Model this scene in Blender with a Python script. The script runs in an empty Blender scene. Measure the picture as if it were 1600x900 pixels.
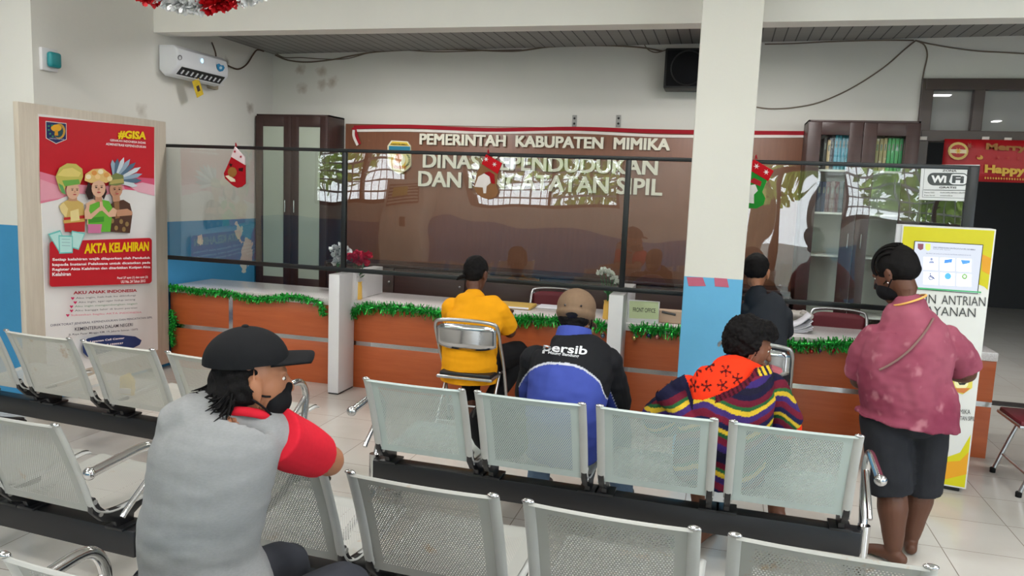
import bpy, bmesh, math, random
import numpy as np
from mathutils import Vector, Matrix, noise
from mathutils.bvhtree import BVHTree
random.seed(7)
SC = bpy.context.scene
COL = SC.collection
# ------------------------------------------------------------------ camera
FPX, YAW, PITCH, ROLL, CAMH = 1208.6, -0.2626, -0.1238, 0.0400, 1.70
_f = Vector((math.sin(YAW)*math.cos(PITCH), math.cos(YAW)*math.cos(PITCH), math.sin(PITCH)))
_r = Vector((math.cos(YAW), -math.sin(YAW), 0)); _u = _r.cross(_f)
CR = math.cos(ROLL)*_r + math.sin(ROLL)*_u
CU = -math.sin(ROLL)*_r + math.cos(ROLL)*_u
CF = _f
CAM0 = Vector((0, 0, CAMH))
cd = bpy.data.cameras.new('camera'); cam = bpy.data.objects.new('camera', cd); COL.objects.link(cam)
cd.sensor_width = 36; cd.lens = 36*FPX/1600; cd.clip_start = 0.05; cd.clip_end = 200
cam.matrix_world = Matrix(((CR.x, CU.x, -CF.x, 0), (CR.y, CU.y, -CF.y, 0), (CR.z, CU.z, -CF.z, CAMH), (0, 0, 0, 1)))
SC.camera = cam
# ------------------------------------------------------------------ world, light, exposure
SKY, FILL, OFFICE, EXPOSURE = 9.0, 40.0, 24.0, 0.24
SC.view_settings.view_transform = 'Standard'; SC.view_settings.look = 'None'
SC.view_settings.exposure = EXPOSURE; SC.view_settings.gamma = 1; SC.view_settings.use_curve_mapping = False
SC.cycles.use_denoising = True
SC.cycles.max_bounces = 8; SC.cycles.diffuse_bounces = 5; SC.cycles.glossy_bounces = 4
SC.cycles.transparent_max_bounces = 24; SC.cycles.transmission_bounces = 4
SC.cycles.sample_clamp_indirect = 6; SC.cycles.caustics_reflective = False; SC.cycles.caustics_refractive = False
W = bpy.data.worlds.new('world'); SC.world = W; W.use_nodes = True
_n = W.node_tree.nodes; _l = W.node_tree.links
_tc = _n.new('ShaderNodeTexCoord'); _sep = _n.new('ShaderNodeSeparateXYZ'); _cr = _n.new('ShaderNodeValToRGB')
_l.new(_tc.outputs['Generated'], _sep.inputs[0]); _l.new(_sep.outputs['Z'], _cr.inputs[0])
_cr.color_ramp.elements[0].color = (.80, .86, .90, 1); _cr.color_ramp.elements[1].color = (.62, .78, 1, 1)
_bg = _n['Background']; _l.new(_cr.outputs[0], _bg.inputs[0]); _bg.inputs[1].default_value = SKY

def area_light(name, loc, rot, sx, sy, power, col=(1, 1, 1), portal=False):
    L = bpy.data.lights.new(name, 'AREA'); L.shape = 'RECTANGLE'; L.size = sx; L.size_y = sy; L.energy = power; L.color = col
    o = bpy.data.objects.new(name, L); COL.objects.link(o); o.location = loc; o.rotation_euler = rot
    if portal: L.cycles.is_portal = True
    return o
PI = math.pi
# openings of the hall: (x0, x1, z0, z1) in the wall behind the photographer, (y0, y1, z0, z1) in the right hand wall
YR, XR, XL, ZC = -1.5, 5.2, -11.0, 3.7
REAR = [(-10.3, -8.5, 1.42, 3.0), (-7.4, -5.6, 1.42, 3.0), (-4.37, -1.60, 1.42, 3.0), (1.75, 4.4, 1.42, 3.0)]
DOOR = (0.1, 1.35, 0.0, 2.6)
SIDE = [(-0.8, 1.6, 0.9, 3.0)]
LEFTW = []
for a, b, c, d in REAR + [DOOR]:
    area_light('daylight_portal', ((a+b)/2, YR-0.12, (c+d)/2), (PI/2, 0, 0), b-a, d-c, 1, portal=True)
for a, b, c, d in SIDE:
    area_light('daylight_portal', (XR+0.12, (a+b)/2, (c+d)/2), (PI/2, 0, PI/2), b-a, d-c, 1, portal=True)
for a, b, c, d in LEFTW:
    area_light('daylight_portal', (XL-0.12, (a+b)/2, (c+d)/2), (PI/2, 0, -PI/2), b-a, d-c, 1, portal=True)
HALL_FILLS = [(-4.2, 0.2), (-4.2, 2.5), (-0.6, 0.2), (-0.6, 2.5), (2.8, 0.2), (2.8, 2.5)]  # added ceiling fill, out of view, to brighten the hall evenly
for x, y in HALL_FILLS:
    area_light('hall_fill_light', (x, y, ZC-0.09), (0, 0, 0), 1.1, 0.5, FILL, (1, .975, .96))
OFFICE_FILLS = [(-3.0, 6.08), (0.2, 6.08)]  # added fill, hidden by the beam, to brighten the space behind the counter
for x, y in OFFICE_FILLS:
    area_light('office_fill_light', (x, y, 2.985), (0, 0, 0), 1.1, 0.16, OFFICE, (1, .985, .965))
area_light('inner_room_light', (2.3, 8.7, 3.0), (0, 0, 0), 0.8, 0.8, 45, (1, .98, .95))
SUN = bpy.data.lights.new('sun', 'SUN'); SUN.energy = 5; SUN.angle = .01; SUN.color = (1, .95, .85)
_so = bpy.data.objects.new('sun', SUN); COL.objects.link(_so); _so.rotation_euler = (-.75, 0, 0)

# ------------------------------------------------------------------ helpers: geometry of the survey
def ray(px, py): return CF + CR*((px-800)/FPX) - CU*((py-450)/FPX)
def onx(px, py, x): d = ray(px, py); return CAM0 + d*(x/d.x)
def ony(px, py, y): d = ray(px, py); return CAM0 + d*(y/d.y)
def onz(px, py, z): d = ray(px, py); return CAM0 + d*((z-CAMH)/d.z)
def onp(px, py, o, n): d = ray(px, py); return CAM0 + d*((Vector(o)-CAM0).dot(n)/d.dot(n))
# ------------------------------------------------------------------ helpers: materials
def srgb(r, g, b):
    f = lambda c: (c/255/12.92 if c/255 <= .04045 else ((c/255+.055)/1.055)**2.4)
    return (f(r), f(g), f(b))
def base_mat(name):
    m = bpy.data.materials.new(name); m.use_nodes = True
    return m, m.node_tree.nodes, m.node_tree.links, m.node_tree.nodes['Principled BSDF']
def objco(n, l, scale=(1, 1, 1)):
    tc = n.new('ShaderNodeTexCoord'); mp = n.new('ShaderNodeMapping'); mp.inputs['Scale'].default_value = scale
    l.new(tc.outputs['Object'], mp.inputs[0]); return mp.outputs[0]
def noise_node(n, l, vec, scale, detail=3, rough=.55):
    t = n.new('ShaderNodeTexNoise'); t.inputs['Scale'].default_value = scale; t.inputs['Detail'].default_value = detail
    t.inputs['Roughness'].default_value = rough; l.new(vec, t.inputs['Vector']); return t.outputs[0]
def mixc(n, l, fac, a, b):
    m = n.new('ShaderNodeMix'); m.data_type = 'RGBA'
    for k, v in ((0, fac), (6, a), (7, b)):
        if hasattr(v, 'default_value') or hasattr(v, 'is_linked'): l.new(v, m.inputs[k])
        elif k == 0: m.inputs[0].default_value = v
        else: m.inputs[k].default_value = (*v[:3], 1)
    return m.outputs[2]
def math_node(n, l, op, a, b=None, c=None, clamp=False):
    m = n.new('ShaderNodeMath'); m.operation = op; m.use_clamp = clamp
    for i, v in enumerate((a, b, c)):
        if v is None: continue
        if isinstance(v, (int, float)): m.inputs[i].default_value = v
        else: l.new(v, m.inputs[i])
    return m.outputs[0]
def ramp(n, l, fac, p0, p1):
    r = n.new('ShaderNodeMapRange'); r.inputs[1].default_value = p0; r.inputs[2].default_value = p1; l.new(fac, r.inputs[0]); return r.outputs[0]
def bump(n, l, p, h, strength=.3, dist=.01):
    b = n.new('ShaderNodeBump'); b.inputs['Strength'].default_value = strength; b.inputs['Distance'].default_value = dist
    l.new(h, b.inputs['Height']); l.new(b.outputs[0], p.inputs['Normal'])
def mat(name, c, rough=.6, metal=0.0, var=.12, scale=9, stretch=(1, 1, 1), bmp=0, bscale=120, spec=.5, coat=0):
    m, n, l, p = base_mat(name)
    v = objco(n, l, stretch); f = noise_node(n, l, v, scale, 4)
    lo = tuple(x*(1-var) for x in c); hi = tuple(min(1, x*(1+var)) for x in c)
    l.new(mixc(n, l, f, lo, hi), p.inputs['Base Color'])
    p.inputs['Roughness'].default_value = rough; p.inputs['Metallic'].default_value = metal
    p.inputs['Specular IOR Level'].default_value = spec if rough < .7 else min(spec, .15); p.inputs['Coat Weight'].default_value = coat
    if bmp: bump(n, l, p, noise_node(n, l, v, bscale, 2), bmp, .003)
    return m
def colmat(name, rough=.8, var=.12, scale=25, bmp=0, bscale=300, emit=0, spec=.4):
    """colour from the mesh's own Col attribute (print, dye, weave) with a little procedural variation"""
    m, n, l, p = base_mat(name)
    a = n.new('ShaderNodeAttribute'); a.attribute_name = 'Col'
    v = objco(n, l); f = noise_node(n, l, v, scale, 4)
    s = n.new('ShaderNodeMapRange'); s.inputs[3].default_value = 1-var; s.inputs[4].default_value = 1+var; l.new(f, s.inputs[0])
    mm = n.new('ShaderNodeVectorMath'); mm.operation = 'SCALE'; l.new(a.outputs['Color'], mm.inputs[0]); l.new(s.outputs[0], mm.inputs['Scale'])
    l.new(mm.outputs[0], p.inputs['Base Color']); p.inputs['Roughness'].default_value = rough; p.inputs['Specular IOR Level'].default_value = spec if rough < .7 else .15
    if emit: l.new(mm.outputs[0], p.inputs['Emission Color']); p.inputs['Emission Strength'].default_value = emit
    if bmp: bump(n, l, p, noise_node(n, l, v, bscale, 2), bmp, .003)
    return m
def emis(name, c, s):
    m, n, l, p = base_mat(name); v = objco(n, l); f = noise_node(n, l, v, 3)
    l.new(mixc(n, l, f, c, tuple(x*.96 for x in c)), p.inputs['Emission Color']); p.inputs['Emission Strength'].default_value = s
    p.inputs['Base Color'].default_value = (.03, .03, .03, 1); return m
# ------------------------------------------------------------------ helpers: objects
ROOTM = {}
def meshobj(name, me, m=None, parent=None, smooth=True, angle=40):
    o = bpy.data.objects.new(name, me); COL.objects.link(o)
    if m is not None: me.materials.append(m)
    if parent is not None:
        o.parent = parent
        M = ROOTM.get(parent.name)
        if M is not None:
            ROOTM[o.name] = M
            me.transform(M.inverted())
    if smooth and len(me.polygons):
        me.polygons.foreach_set('use_smooth', [True]*len(me.polygons))
        if angle and angle < 180:
            try: me.set_sharp_from_angle(angle=math.radians(angle))
            except Exception: pass
    return o
def obj(name, bm, m=None, parent=None, smooth=True, angle=40):
    bmesh.ops.recalc_face_normals(bm, faces=bm.faces[:])
    me = bpy.data.meshes.new(name); bm.to_mesh(me); bm.free()
    return meshobj(name, me, m, parent, smooth, angle)
def tag(o, label, cat, group=None):
    o['label'] = label; o['category'] = cat
    if group: o['group'] = group
    return o
def thing(name, label, cat, loc=(0, 0, 0), rz=0, group=None):
    o = bpy.data.objects.new(name, None); COL.objects.link(o); o.empty_display_size = .1
    o.location = loc; o.rotation_euler = (0, 0, rz)
    ROOTM[o.name] = Matrix.Translation(Vector(loc)) @ Matrix.Rotation(rz, 4, 'Z')
    return tag(o, label, cat, group)
def struct(name, bm, m, parent=None, smooth=False):
    o = obj(name, bm, m, parent, smooth)
    o['kind'] = 'structure'; return o
def dup(root, loc, rz, label, group=None):
    def cp(o, par):
        c = o.copy(); COL.objects.link(c)
        if par: c.parent = par
        for ch in o.children: cp(ch, c)
        return c
    r = cp(root, None); r.location = loc; r.rotation_euler = (0, 0, rz); r['label'] = label
    if group: r['group'] = group
    return r
# ------------------------------------------------------------------ helpers: bmesh shapes
def NB(): return bmesh.new()
def box(bm, lo, hi, bev=0, seg=2, M=None):
    t = bmesh.new(); bmesh.ops.create_cube(t, size=1)
    lo, hi = Vector(lo), Vector(hi)
    for v in t.verts: v.co = Vector(((v.co[i]+.5)*(hi[i]-lo[i])+lo[i] for i in range(3)))
    if bev: bmesh.ops.bevel(t, geom=t.edges[:], offset=bev, segments=seg, affect='EDGES', profile=.5)
    if M is not None: t.transform(M)
    merge(bm, t)
def merge(bm, t):
    me = bpy.data.meshes.new('tmp'); t.to_mesh(me); t.free(); bm.from_mesh(me); bpy.data.meshes.remove(me)
def prism(bm, poly, a0, a1, axis='x', bev=0):
    """poly: 2-D outline in the two other axes, extruded along axis from a0 to a1"""
    t = bmesh.new()
    def mk(p, a):
        return {'x': (a, p[0], p[1]), 'y': (p[0], a, p[1]), 'z': (p[0], p[1], a)}[axis]
    A = [t.verts.new(mk(p, a0)) for p in poly]; B = [t.verts.new(mk(p, a1)) for p in poly]
    t.faces.new(A); t.faces.new(B[::-1]); k = len(poly)
    for i in range(k): t.faces.new((A[i], A[(i+1) % k], B[(i+1) % k], B[i]))
    bmesh.ops.recalc_face_normals(t, faces=t.faces[:])
    if bev:
        es = [e for e in t.edges if abs((e.verts[0].co-e.verts[1].co).normalized()[('x', 'y', 'z').index(axis)]) < .5]
        bmesh.ops.bevel(t, geom=es, offset=bev, segments=2, affect='EDGES', profile=.5)
    merge(bm, t)
def smoothpath(pts, n=6):
    P = [Vector(p) for p in pts]
    if len(P) < 3: return P
    out = []
    for i in range(len(P)-1):
        p0, p1, p2, p3 = P[max(i-1, 0)], P[i], P[i+1], P[min(i+2, len(P)-1)]
        for k in range(n):
            t = k/n
            out.append(.5*((2*p1)+(-p0+p2)*t+(2*p0-5*p1+4*p2-p3)*t*t+(-p0+3*p1-3*p2+p3)*t**3))
    out.append(P[-1]); return out
def tube(bm, pts, r, seg=10, smooth=0, flat=None, cap=True):
    """sweep a circle (or an ellipse: flat = (side vector, ratio)) along pts; r a number or one per point"""
    P = smoothpath(pts, smooth) if smooth else [Vector(p) for p in pts]
    n = len(P); R = [r]*n if isinstance(r, (int, float)) else [np.interp(i/(n-1)*(len(r)-1), range(len(r)), r) for i in range(n)]
    prev = None; rings = []
    for i, p in enumerate(P):
        t = (P[min(i+1, n-1)]-P[max(i-1, 0)]).normalized()
        if prev is None:
            a = Vector((0, 0, 1)) if abs(t.z) < .9 else Vector((1, 0, 0))
            if flat: a = Vector(flat[0])
            s = (a-t*a.dot(t)).normalized()
        else: s = (prev-t*prev.dot(t)).normalized()
        prev = s; b = t.cross(s); q = flat[1] if flat else 1
        rings.append([bm.verts.new(p+s*(R[i]*math.cos(2*PI*k/seg))+b*(R[i]*q*math.sin(2*PI*k/seg))) for k in range(seg)])
    for i in range(n-1):
        for k in range(seg): bm.faces.new((rings[i][k], rings[i][(k+1) % seg], rings[i+1][(k+1) % seg], rings[i+1][k]))
    if cap: bm.faces.new(rings[0][::-1]); bm.faces.new(rings[-1])
def lathe(bm, prof, c=(0, 0, 0), seg=24):
    rings = [[bm.verts.new((c[0]+r*math.cos(2*PI*k/seg), c[1]+r*math.sin(2*PI*k/seg), c[2]+z)) for k in range(seg)] for r, z in prof]
    for i in range(len(rings)-1):
        for k in range(seg): bm.faces.new((rings[i][k], rings[i][(k+1) % seg], rings[i+1][(k+1) % seg], rings[i+1][k]))
    bm.faces.new(rings[0][::-1]); bm.faces.new(rings[-1])
def ell(bm, c, rad, axes=None, u=16, v=10):
    t = bmesh.new(); bmesh.ops.create_uvsphere(t, u_segments=u, v_segments=v, radius=1)
    A = axes or (Vector((1, 0, 0)), Vector((0, 1, 0)), Vector((0, 0, 1)))
    c = Vector(c)
    for w in t.verts: w.co = c+A[0]*(w.co.x*rad[0])+A[1]*(w.co.y*rad[1])+A[2]*(w.co.z*rad[2])
    merge(bm, t)
def quad(bm, pts): bm.faces.new([bm.verts.new(p) for p in pts])
_TXT = {}
_TMP = None
def evalmesh(o):
    """evaluated mesh of an object that lives in a scratch scene of its own (removed at the end of the script)"""
    global _TMP
    if _TMP is None: _TMP = bpy.data.scenes.new('scratch')
    _TMP.collection.objects.link(o); vl = _TMP.view_layers[0]; vl.update(); dg = vl.depsgraph; dg.update()
    me = bpy.data.meshes.new_from_object(o.evaluated_get(dg)); _TMP.collection.objects.unlink(o); return me
def text_mesh(s, bold=0.0, ext=0.0):
    """flat (or solid) lettering as vertices and faces, unit height, lower left corner at the origin"""
    key = (s, bold, ext)
    if key in _TXT: return _TXT[key]
    cu = bpy.data.curves.new('t', 'FONT'); cu.body = s; cu.size = 1; cu.offset = bold; cu.extrude = ext; cu.resolution_u = 3
    o = bpy.data.objects.new('t', cu); me = evalmesh(o)
    V = np.array([v.co[:] for v in me.vertices]); F = [tuple(p.vertices) for p in me.polygons]
    bpy.data.objects.remove(o); bpy.data.curves.remove(cu); bpy.data.meshes.remove(me)
    lo, hi = V.min(0), V.max(0)
    V[:, 0] = (V[:, 0]-lo[0])/max(hi[0]-lo[0], 1e-6); V[:, 1] = (V[:, 1]-lo[1])/max(hi[1]-lo[1], 1e-6)
    _TXT[key] = (V, F); return V, F
class Print:
    """inks on a flat sheet: coloured outlines and lettering, each a hair above the last; one mesh"""
    def __init__(s, normal, step=.0008, k=1): s.V = []; s.F = []; s.C = []; s.n = Vector(normal).normalized(); s.k = k; s.step = step
    def _add(s, pts, faces, c):
        b = len(s.V); s.V += [tuple(Vector(p)+s.n*(s.k*s.step)) for p in pts]; s.F += [tuple(b+i for i in f) for f in faces]; s.C += [c]*len(faces)
    def poly(s, pts, c, up=True):
        s._add(pts, [tuple(range(len(pts)))], c)
        if up: s.k += 1
    def text(s, t, bl, br, tl, c, bold=.02):
        V, F = text_mesh(t, bold); bl, br, tl = Vector(bl), Vector(br), Vector(tl)
        s._add([bl+(br-bl)*float(v[0])+(tl-bl)*float(v[1]) for v in V], F, c)
    def build(s, name, m, parent=None):
        me = bpy.data.meshes.new(name); me.from_pydata(s.V, [], s.F); me.update()
        a = me.color_attributes.new('Col', 'FLOAT_COLOR', 'CORNER')
        arr = np.ones((len(me.loops), 4), np.float32)
        for p, c in zip(me.polygons, s.C): arr[p.loop_start:p.loop_start+p.loop_total, :3] = c
        a.data.foreach_set('color', arr.ravel())
        bm = bmesh.new(); bm.from_mesh(me)
        for f in bm.faces:
            if f.normal.dot(s.n) < 0: f.normal_flip()
        bm.to_mesh(me); bm.free()
        return meshobj(name, me, m, parent, smooth=False)
def setcol(me, fn):
    a = me.color_attributes.new('Col', 'FLOAT_COLOR', 'POINT')
    arr = np.ones((len(me.vertices), 4), np.float32)
    for i, (v, k) in enumerate(zip(me.vertices, [k.vector.copy() for k in me.vertex_normals])): arr[i, :3] = fn(v.co, k)
    a.data.foreach_set('color', arr.ravel())
# ------------------------------------------------------------------ materials shared
WHITE = srgb(218, 216, 209); BLUE = srgb(62, 140, 186)
def wall_mat(name, axis, dado, white=WHITE, blue=BLUE, spots=(), peel=()):
    m, n, l, p = base_mat(name); v = objco(n, l)
    sep = n.new('ShaderNodeSeparateXYZ'); l.new(v, sep.inputs[0])
    nz = noise_node(n, l, v, 1.3, 5); w = mixc(n, l, nz, tuple(c*.93 for c in white), tuple(min(1, c*1.04) for c in white))
    for (cx, cy, cz, r, col, k) in spots:      # old damp stains with a shape of their own
        d = n.new('ShaderNodeVectorMath'); d.operation = 'DISTANCE'; l.new(v, d.inputs[0]); d.inputs[1].default_value = (cx, cy, cz)
        nn = noise_node(n, l, v, 14, 4)
        g = math_node(n, l, 'ADD', math_node(n, l, 'DIVIDE', d.outputs['Value'], r), math_node(n, l, 'MULTIPLY', nn, 1.4))
        w = mixc(n, l, math_node(n, l, 'MULTIPLY', ramp(n, l, g, 1.5, .75), k), w, col)
    if dado:
        bl = mixc(n, l, noise_node(n, l, v, 3, 4), tuple(c*.9 for c in blue), tuple(min(1, c*1.08) for c in blue))
        for (cx, cy, cz, r) in peel:
            d = n.new('ShaderNodeVectorMath'); d.operation = 'DISTANCE'; l.new(v, d.inputs[0]); d.inputs[1].default_value = (cx, cy, cz)
            g = math_node(n, l, 'ADD', math_node(n, l, 'DIVIDE', d.outputs['Value'], r), math_node(n, l, 'MULTIPLY', noise_node(n, l, v, 9, 3), 1.6))
            bl = mixc(n, l, math_node(n, l, 'LESS_THAN', g, 1.35), bl, srgb(205, 205, 198))
        fac = math_node(n, l, 'LESS_THAN', sep.outputs['Z'], dado)
        w = mixc(n, l, fac, w, bl)
    l.new(w, p.inputs['Base Color']); p.inputs['Roughness'].default_value = .62; p.inputs['Specular IOR Level'].default_value = .35
    bump(n, l, p, noise_node(n, l, v, 22, 4), .12, .01)
    return m
def floor_mat():
    m, n, l, p = base_mat('glazed floor tiles'); tc = n.new('ShaderNodeTexCoord')
    mp = n.new('ShaderNodeMapping'); l.new(tc.outputs['Object'], mp.inputs[0])
    T = .4255; mp.inputs['Location'].default_value = (1.8/T, -5.037/T, 0); mp.inputs['Scale'].default_value = (1/T, 1/T, 1)
    b = n.new('ShaderNodeTexBrick'); b.offset = 0; b.squash = 1; l.new(mp.outputs[0], b.inputs[0])
    b.inputs['Scale'].default_value = 1; b.inputs['Mortar Size'].default_value = .006; b.inputs['Brick Width'].default_value = 1; b.inputs['Row Height'].default_value = 1
    b.inputs['Mortar Smooth'].default_value = .2
    b.inputs['Color1'].default_value = (*srgb(206, 202, 194), 1); b.inputs['Color2'].default_value = (*srgb(200, 196, 188), 1); b.inputs['Mortar'].default_value = (*srgb(120, 108, 96), 1)
    dirt = noise_node(n, l, tc.outputs['Object'], 2.2, 6)
    c = mixc(n, l, math_node(n, l, 'MULTIPLY', ramp(n, l, dirt, .45, .8), .35), b.outputs[0], srgb(176, 166, 152))
    l.new(c, p.inputs['Base Color'])
    r = math_node(n, l, 'ADD', math_node(n, l, 'MULTIPLY', dirt, .12), .10)
    l.new(math_node(n, l, 'ADD', r, math_node(n, l, 'MULTIPLY', b.outputs['Fac'], .5)), p.inputs['Roughness'])
    bump(n, l, p, math_node(n, l, 'SUBTRACT', 1, b.outputs['Fac']), .25, .002)
    return m
def slat_mat():
    m, n, l, p = base_mat('grey plastic ceiling slats'); v = objco(n, l); sep = n.new('ShaderNodeSeparateXYZ'); l.new(v, sep.inputs[0])
    f = math_node(n, l, 'FRACT', math_node(n, l, 'DIVIDE', sep.outputs['X'], .10))
    g = math_node(n, l, 'LESS_THAN', f, .10)
    nn = noise_node(n, l, objco(n, l, (.3, 6, 1)), 5)
    l.new(mixc(n, l, g, mixc(n, l, nn, srgb(132, 130, 127), srgb(154, 152, 148)), srgb(30, 28, 28)), p.inputs['Base Color'])
    p.inputs['Roughness'].default_value = .5
    return m
def wood_mat(name, a, b, scale=2.5, stretch=(1, 1, 14), rough=.4, spec=.5):
    m, n, l, p = base_mat(name); f = noise_node(n, l, objco(n, l, stretch), scale, 6, .65)
    l.new(mixc(n, l, ramp(n, l, f, .3, .7), a, b), p.inputs['Base Color']); p.inputs['Roughness'].default_value = rough; p.inputs['Specular IOR Level'].default_value = spec
    return m
def glass_mat(name, warp=.0, tint=(1, 1, 1), wscale=1.3, rough=0.0, boost=1.0):
    m, n, l, p = base_mat(name); n.remove(p); out = n['Material Output']
    t = n.new('ShaderNodeBsdfTransparent'); g = n.new('ShaderNodeBsdfGlossy'); fr = n.new('ShaderNodeFresnel'); mx = n.new('ShaderNodeMixShader')
    t.inputs[0].default_value = (*tint, 1); g.inputs['Roughness'].default_value = rough; fr.inputs[0].default_value = 1.5
    v = objco(n, l)
    if warp:
        b = n.new('ShaderNodeBump'); b.inputs['Strength'].default_value = 1; b.inputs['Distance'].default_value = warp
        l.new(noise_node(n, l, v, wscale, 1, .4), b.inputs['Height']); l.new(b.outputs[0], g.inputs['Normal'])
    l.new(math_node(n, l, 'MULTIPLY', fr.outputs[0], boost, clamp=True), mx.inputs[0]); l.new(t.outputs[0], mx.inputs[1]); l.new(g.outputs[0], mx.inputs[2]); l.new(mx.outputs[0], out.inputs[0])
    return m
M_white = mat('white painted plaster', srgb(236, 234, 227), .65, bmp=.08, bscale=40, var=.05, scale=2)
M_ceil = mat('white hall ceiling', srgb(236, 235, 230), .8, var=.04, scale=2)
M_darkframe = mat('dark brown lacquered frame', srgb(58, 40, 36), .35, var=.2)
M_black = mat('black powder coated metal', srgb(24, 24, 26), .38, var=.2, spec=.5)
M_blackplastic = mat('black plastic', srgb(17, 17, 18), .5, var=.2)
M_chrome = mat('polished chrome', srgb(205, 205, 205), .16, 1.0, var=.08, scale=30)
M_steel = mat('brushed steel', srgb(185, 186, 186), .34, 1.0, var=.1, scale=40)
M_whiteplastic = mat('white plastic', srgb(226, 227, 226), .35, var=.03)
M_whitelam = mat('white laminate', srgb(215, 214, 215), .3, var=.04)
M_espresso = wood_mat('dark espresso veneer', srgb(50, 30, 27), srgb(62, 38, 34), rough=.38)
M_winframe = mat('brown window frame', srgb(110, 78, 60), .45)
# ------------------------------------------------------------------ the setting
XW, YB, YC, DADO = -4.8, 7.57, 4.53, 1.31
bm = NB(); box(bm, (XL-.2, YR-.2, -.1), (XR+1.4, 15.8, 0)); struct('floor', bm, floor_mat())
M_outside = mat('yard grass and gravel', srgb(132, 130, 118), .9, var=.3, scale=1.5)
bm = NB(); box(bm, (-40, -30, -.35), (40, YR-.2, -.12)); box(bm, (XR+.2, YR-.2, -.35), (40, 30, -.12)); box(bm, (-40, YR-.2, -.35), (XL-.2, 30, -.12))
struct('ground', bm, M_outside)
Mwl = wall_mat('left wall paint', 'x', DADO, spots=[(XW, 7.15, 2.45, .10, srgb(120, 100, 78), .6), (XW, 5.6, 2.25, .10, srgb(150, 138, 120), .5), (XW, 6.75, 2.84, .08, srgb(95, 78, 60), .7)],
               peel=[(XW, 6.95, 1.2, .12), (XW, 7.1, 1.0, .2), (XW, 6.35, 1.13, .09), (XW, 7.05, .86, .16)])
Mwf = wall_mat('front hall wall paint', 'y', DADO)
st = srgb(140, 112, 84)
bx = [ony(a, b, YB) for a, b in ((470, 108), (503, 112), (472, 138), (503, 132), (520, 128), (398, 92))]
Mwb = wall_mat('back wall paint', 'y', 0, spots=[(q.x, q.y, q.z, .09, st, .55) for q in bx])
Mrear = wall_mat('rear hall wall paint', 'y', 1.10)
bm = NB(); box(bm, (XW-.15, YC, 0), (XW, YB+.15, ZC)); struct('wall_left', bm, Mwl)
bm = NB(); box(bm, (XL-.15, YC, 0), (XW-.15, YC+.15, ZC)); struct('wall_corner', bm, Mwf)
# back wall with the opening of the inner room at its right end
DX0, DZ1 = 1.60, 2.79
bm = NB(); box(bm, (XW, YB, 0), (DX0, YB+.15, 3.3)); box(bm, (DX0, YB, DZ1), (XR+.15, YB+.15, 3.3)); box(bm, (4.6, YB, 0), (XR+.15, YB+.15, DZ1)); struct('wall_back', bm, Mwb)
# ceiling over the counter, beam, hall ceiling
_a, _b = ony(428, 84.5, YB), ony(1600, 55.6, YB)
def zceil(x): return _a.z+(_b.z-_a.z)*(x-_a.x)/(_b.x-_a.x)
bm = NB(); prism(bm, [(XW-.1, zceil(XW-.1)), (XR+.1, zceil(XR+.1)), (XR+.1, zceil(XR+.1)+.06), (XW-.1, zceil(XW-.1)+.06)], 5.94, YB+.02, 'y'); struct('ceiling_office', bm, slat_mat())
bm = NB(); box(bm, (XW, 5.755, 2.926), (XR, 5.94, ZC)); struct('beam', bm, M_white)
bm = NB(); box(bm, (XL-.15, YR-.15, ZC), (XR+.15, 5.80, ZC+.1)); struct('ceiling_hall', bm, M_ceil)
# column: white above, blue below
Mcol = wall_mat('column paint', 'y', 1.2125, blue=srgb(100, 172, 212), white=srgb(214, 212, 203))
bm = NB(); box(bm, (-.2175, 5.0, 0), (.1425, 5.36, ZC), .006); struct('column', bm, Mcol)
# walls of the hall that the glass mirrors
def wall_y(name, y0, y1, x0, x1, holes, m):
    bm = NB(); hs = sorted(holes); x = x0
    for a, b, c, d in hs:
        box(bm, (x, y0, 0), (a, y1, ZC)); x = b
        if c > 0: box(bm, (a, y0, 0), (b, y1, c))
        box(bm, (a, y0, d), (b, y1, ZC))
    box(bm, (x, y0, 0), (x1, y1, ZC)); return struct(name, bm, m)
wall_y('wall_rear', YR-.15, YR, XL-.15, XR+.15, REAR+[DOOR], Mrear)
def wall_x(name, xa, xb, y0, y1, holes, m):
    bm = NB(); y = y0
    for a, b, c, d in sorted(holes):
        box(bm, (xa, y, 0), (xb, a, ZC)); y = b
        box(bm, (xa, a, 0), (xb, b, c)); box(bm, (xa, a, d), (xb, b, ZC))
    box(bm, (xa, y, 0), (xb, y1, ZC)); return struct(name, bm, m)
wall_x('wall_right', XR, XR+.15, YR, YB+.15, SIDE, wall_mat('right wall paint', 'x', 1.10))
wall_x('wall_far_left', XL-.15, XL, YR, YC, LEFTW, wall_mat('far left wall paint', 'x', 1.10))
k = 0
M_pane = glass_mat('clear window glass', 0)
for a, b, c, d in REAR:
    k += 1
    bm = NB(); t = .06
    for lo, hi in (((a, c), (a+t, d)), ((b-t, c), (b, d)), ((a, c), (b, c+t)), ((a, d-t), (b, d)), (((a+b)/2-.03, c), ((a+b)/2+.03, d))):
        box(bm, (lo[0], YR-.12, lo[1]), (hi[0], YR-.02, hi[1]))
    nb = int((b-a)/.13)
    w = struct('window_%d' % k, bm, M_winframe)
    bm = NB()
    for i in range(1, nb): tube(bm, [(a+(b-a)*i/nb, YR-.05, c), (a+(b-a)*i/nb, YR-.05, d)], .009, 6)
    for z in np.linspace(c, d, 9)[1:-1]: tube(bm, [(a, YR-.05, z), (b, YR-.05, z)], .016, 6)
    struct('window_bars', bm, M_whiteplastic, w)
    bm = NB(); box(bm, (a, YR-.09, c), (b, YR-.085, d)); struct('window_pane', bm, M_pane, w)
bm = NB(); a, b, c, d = DOOR
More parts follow.
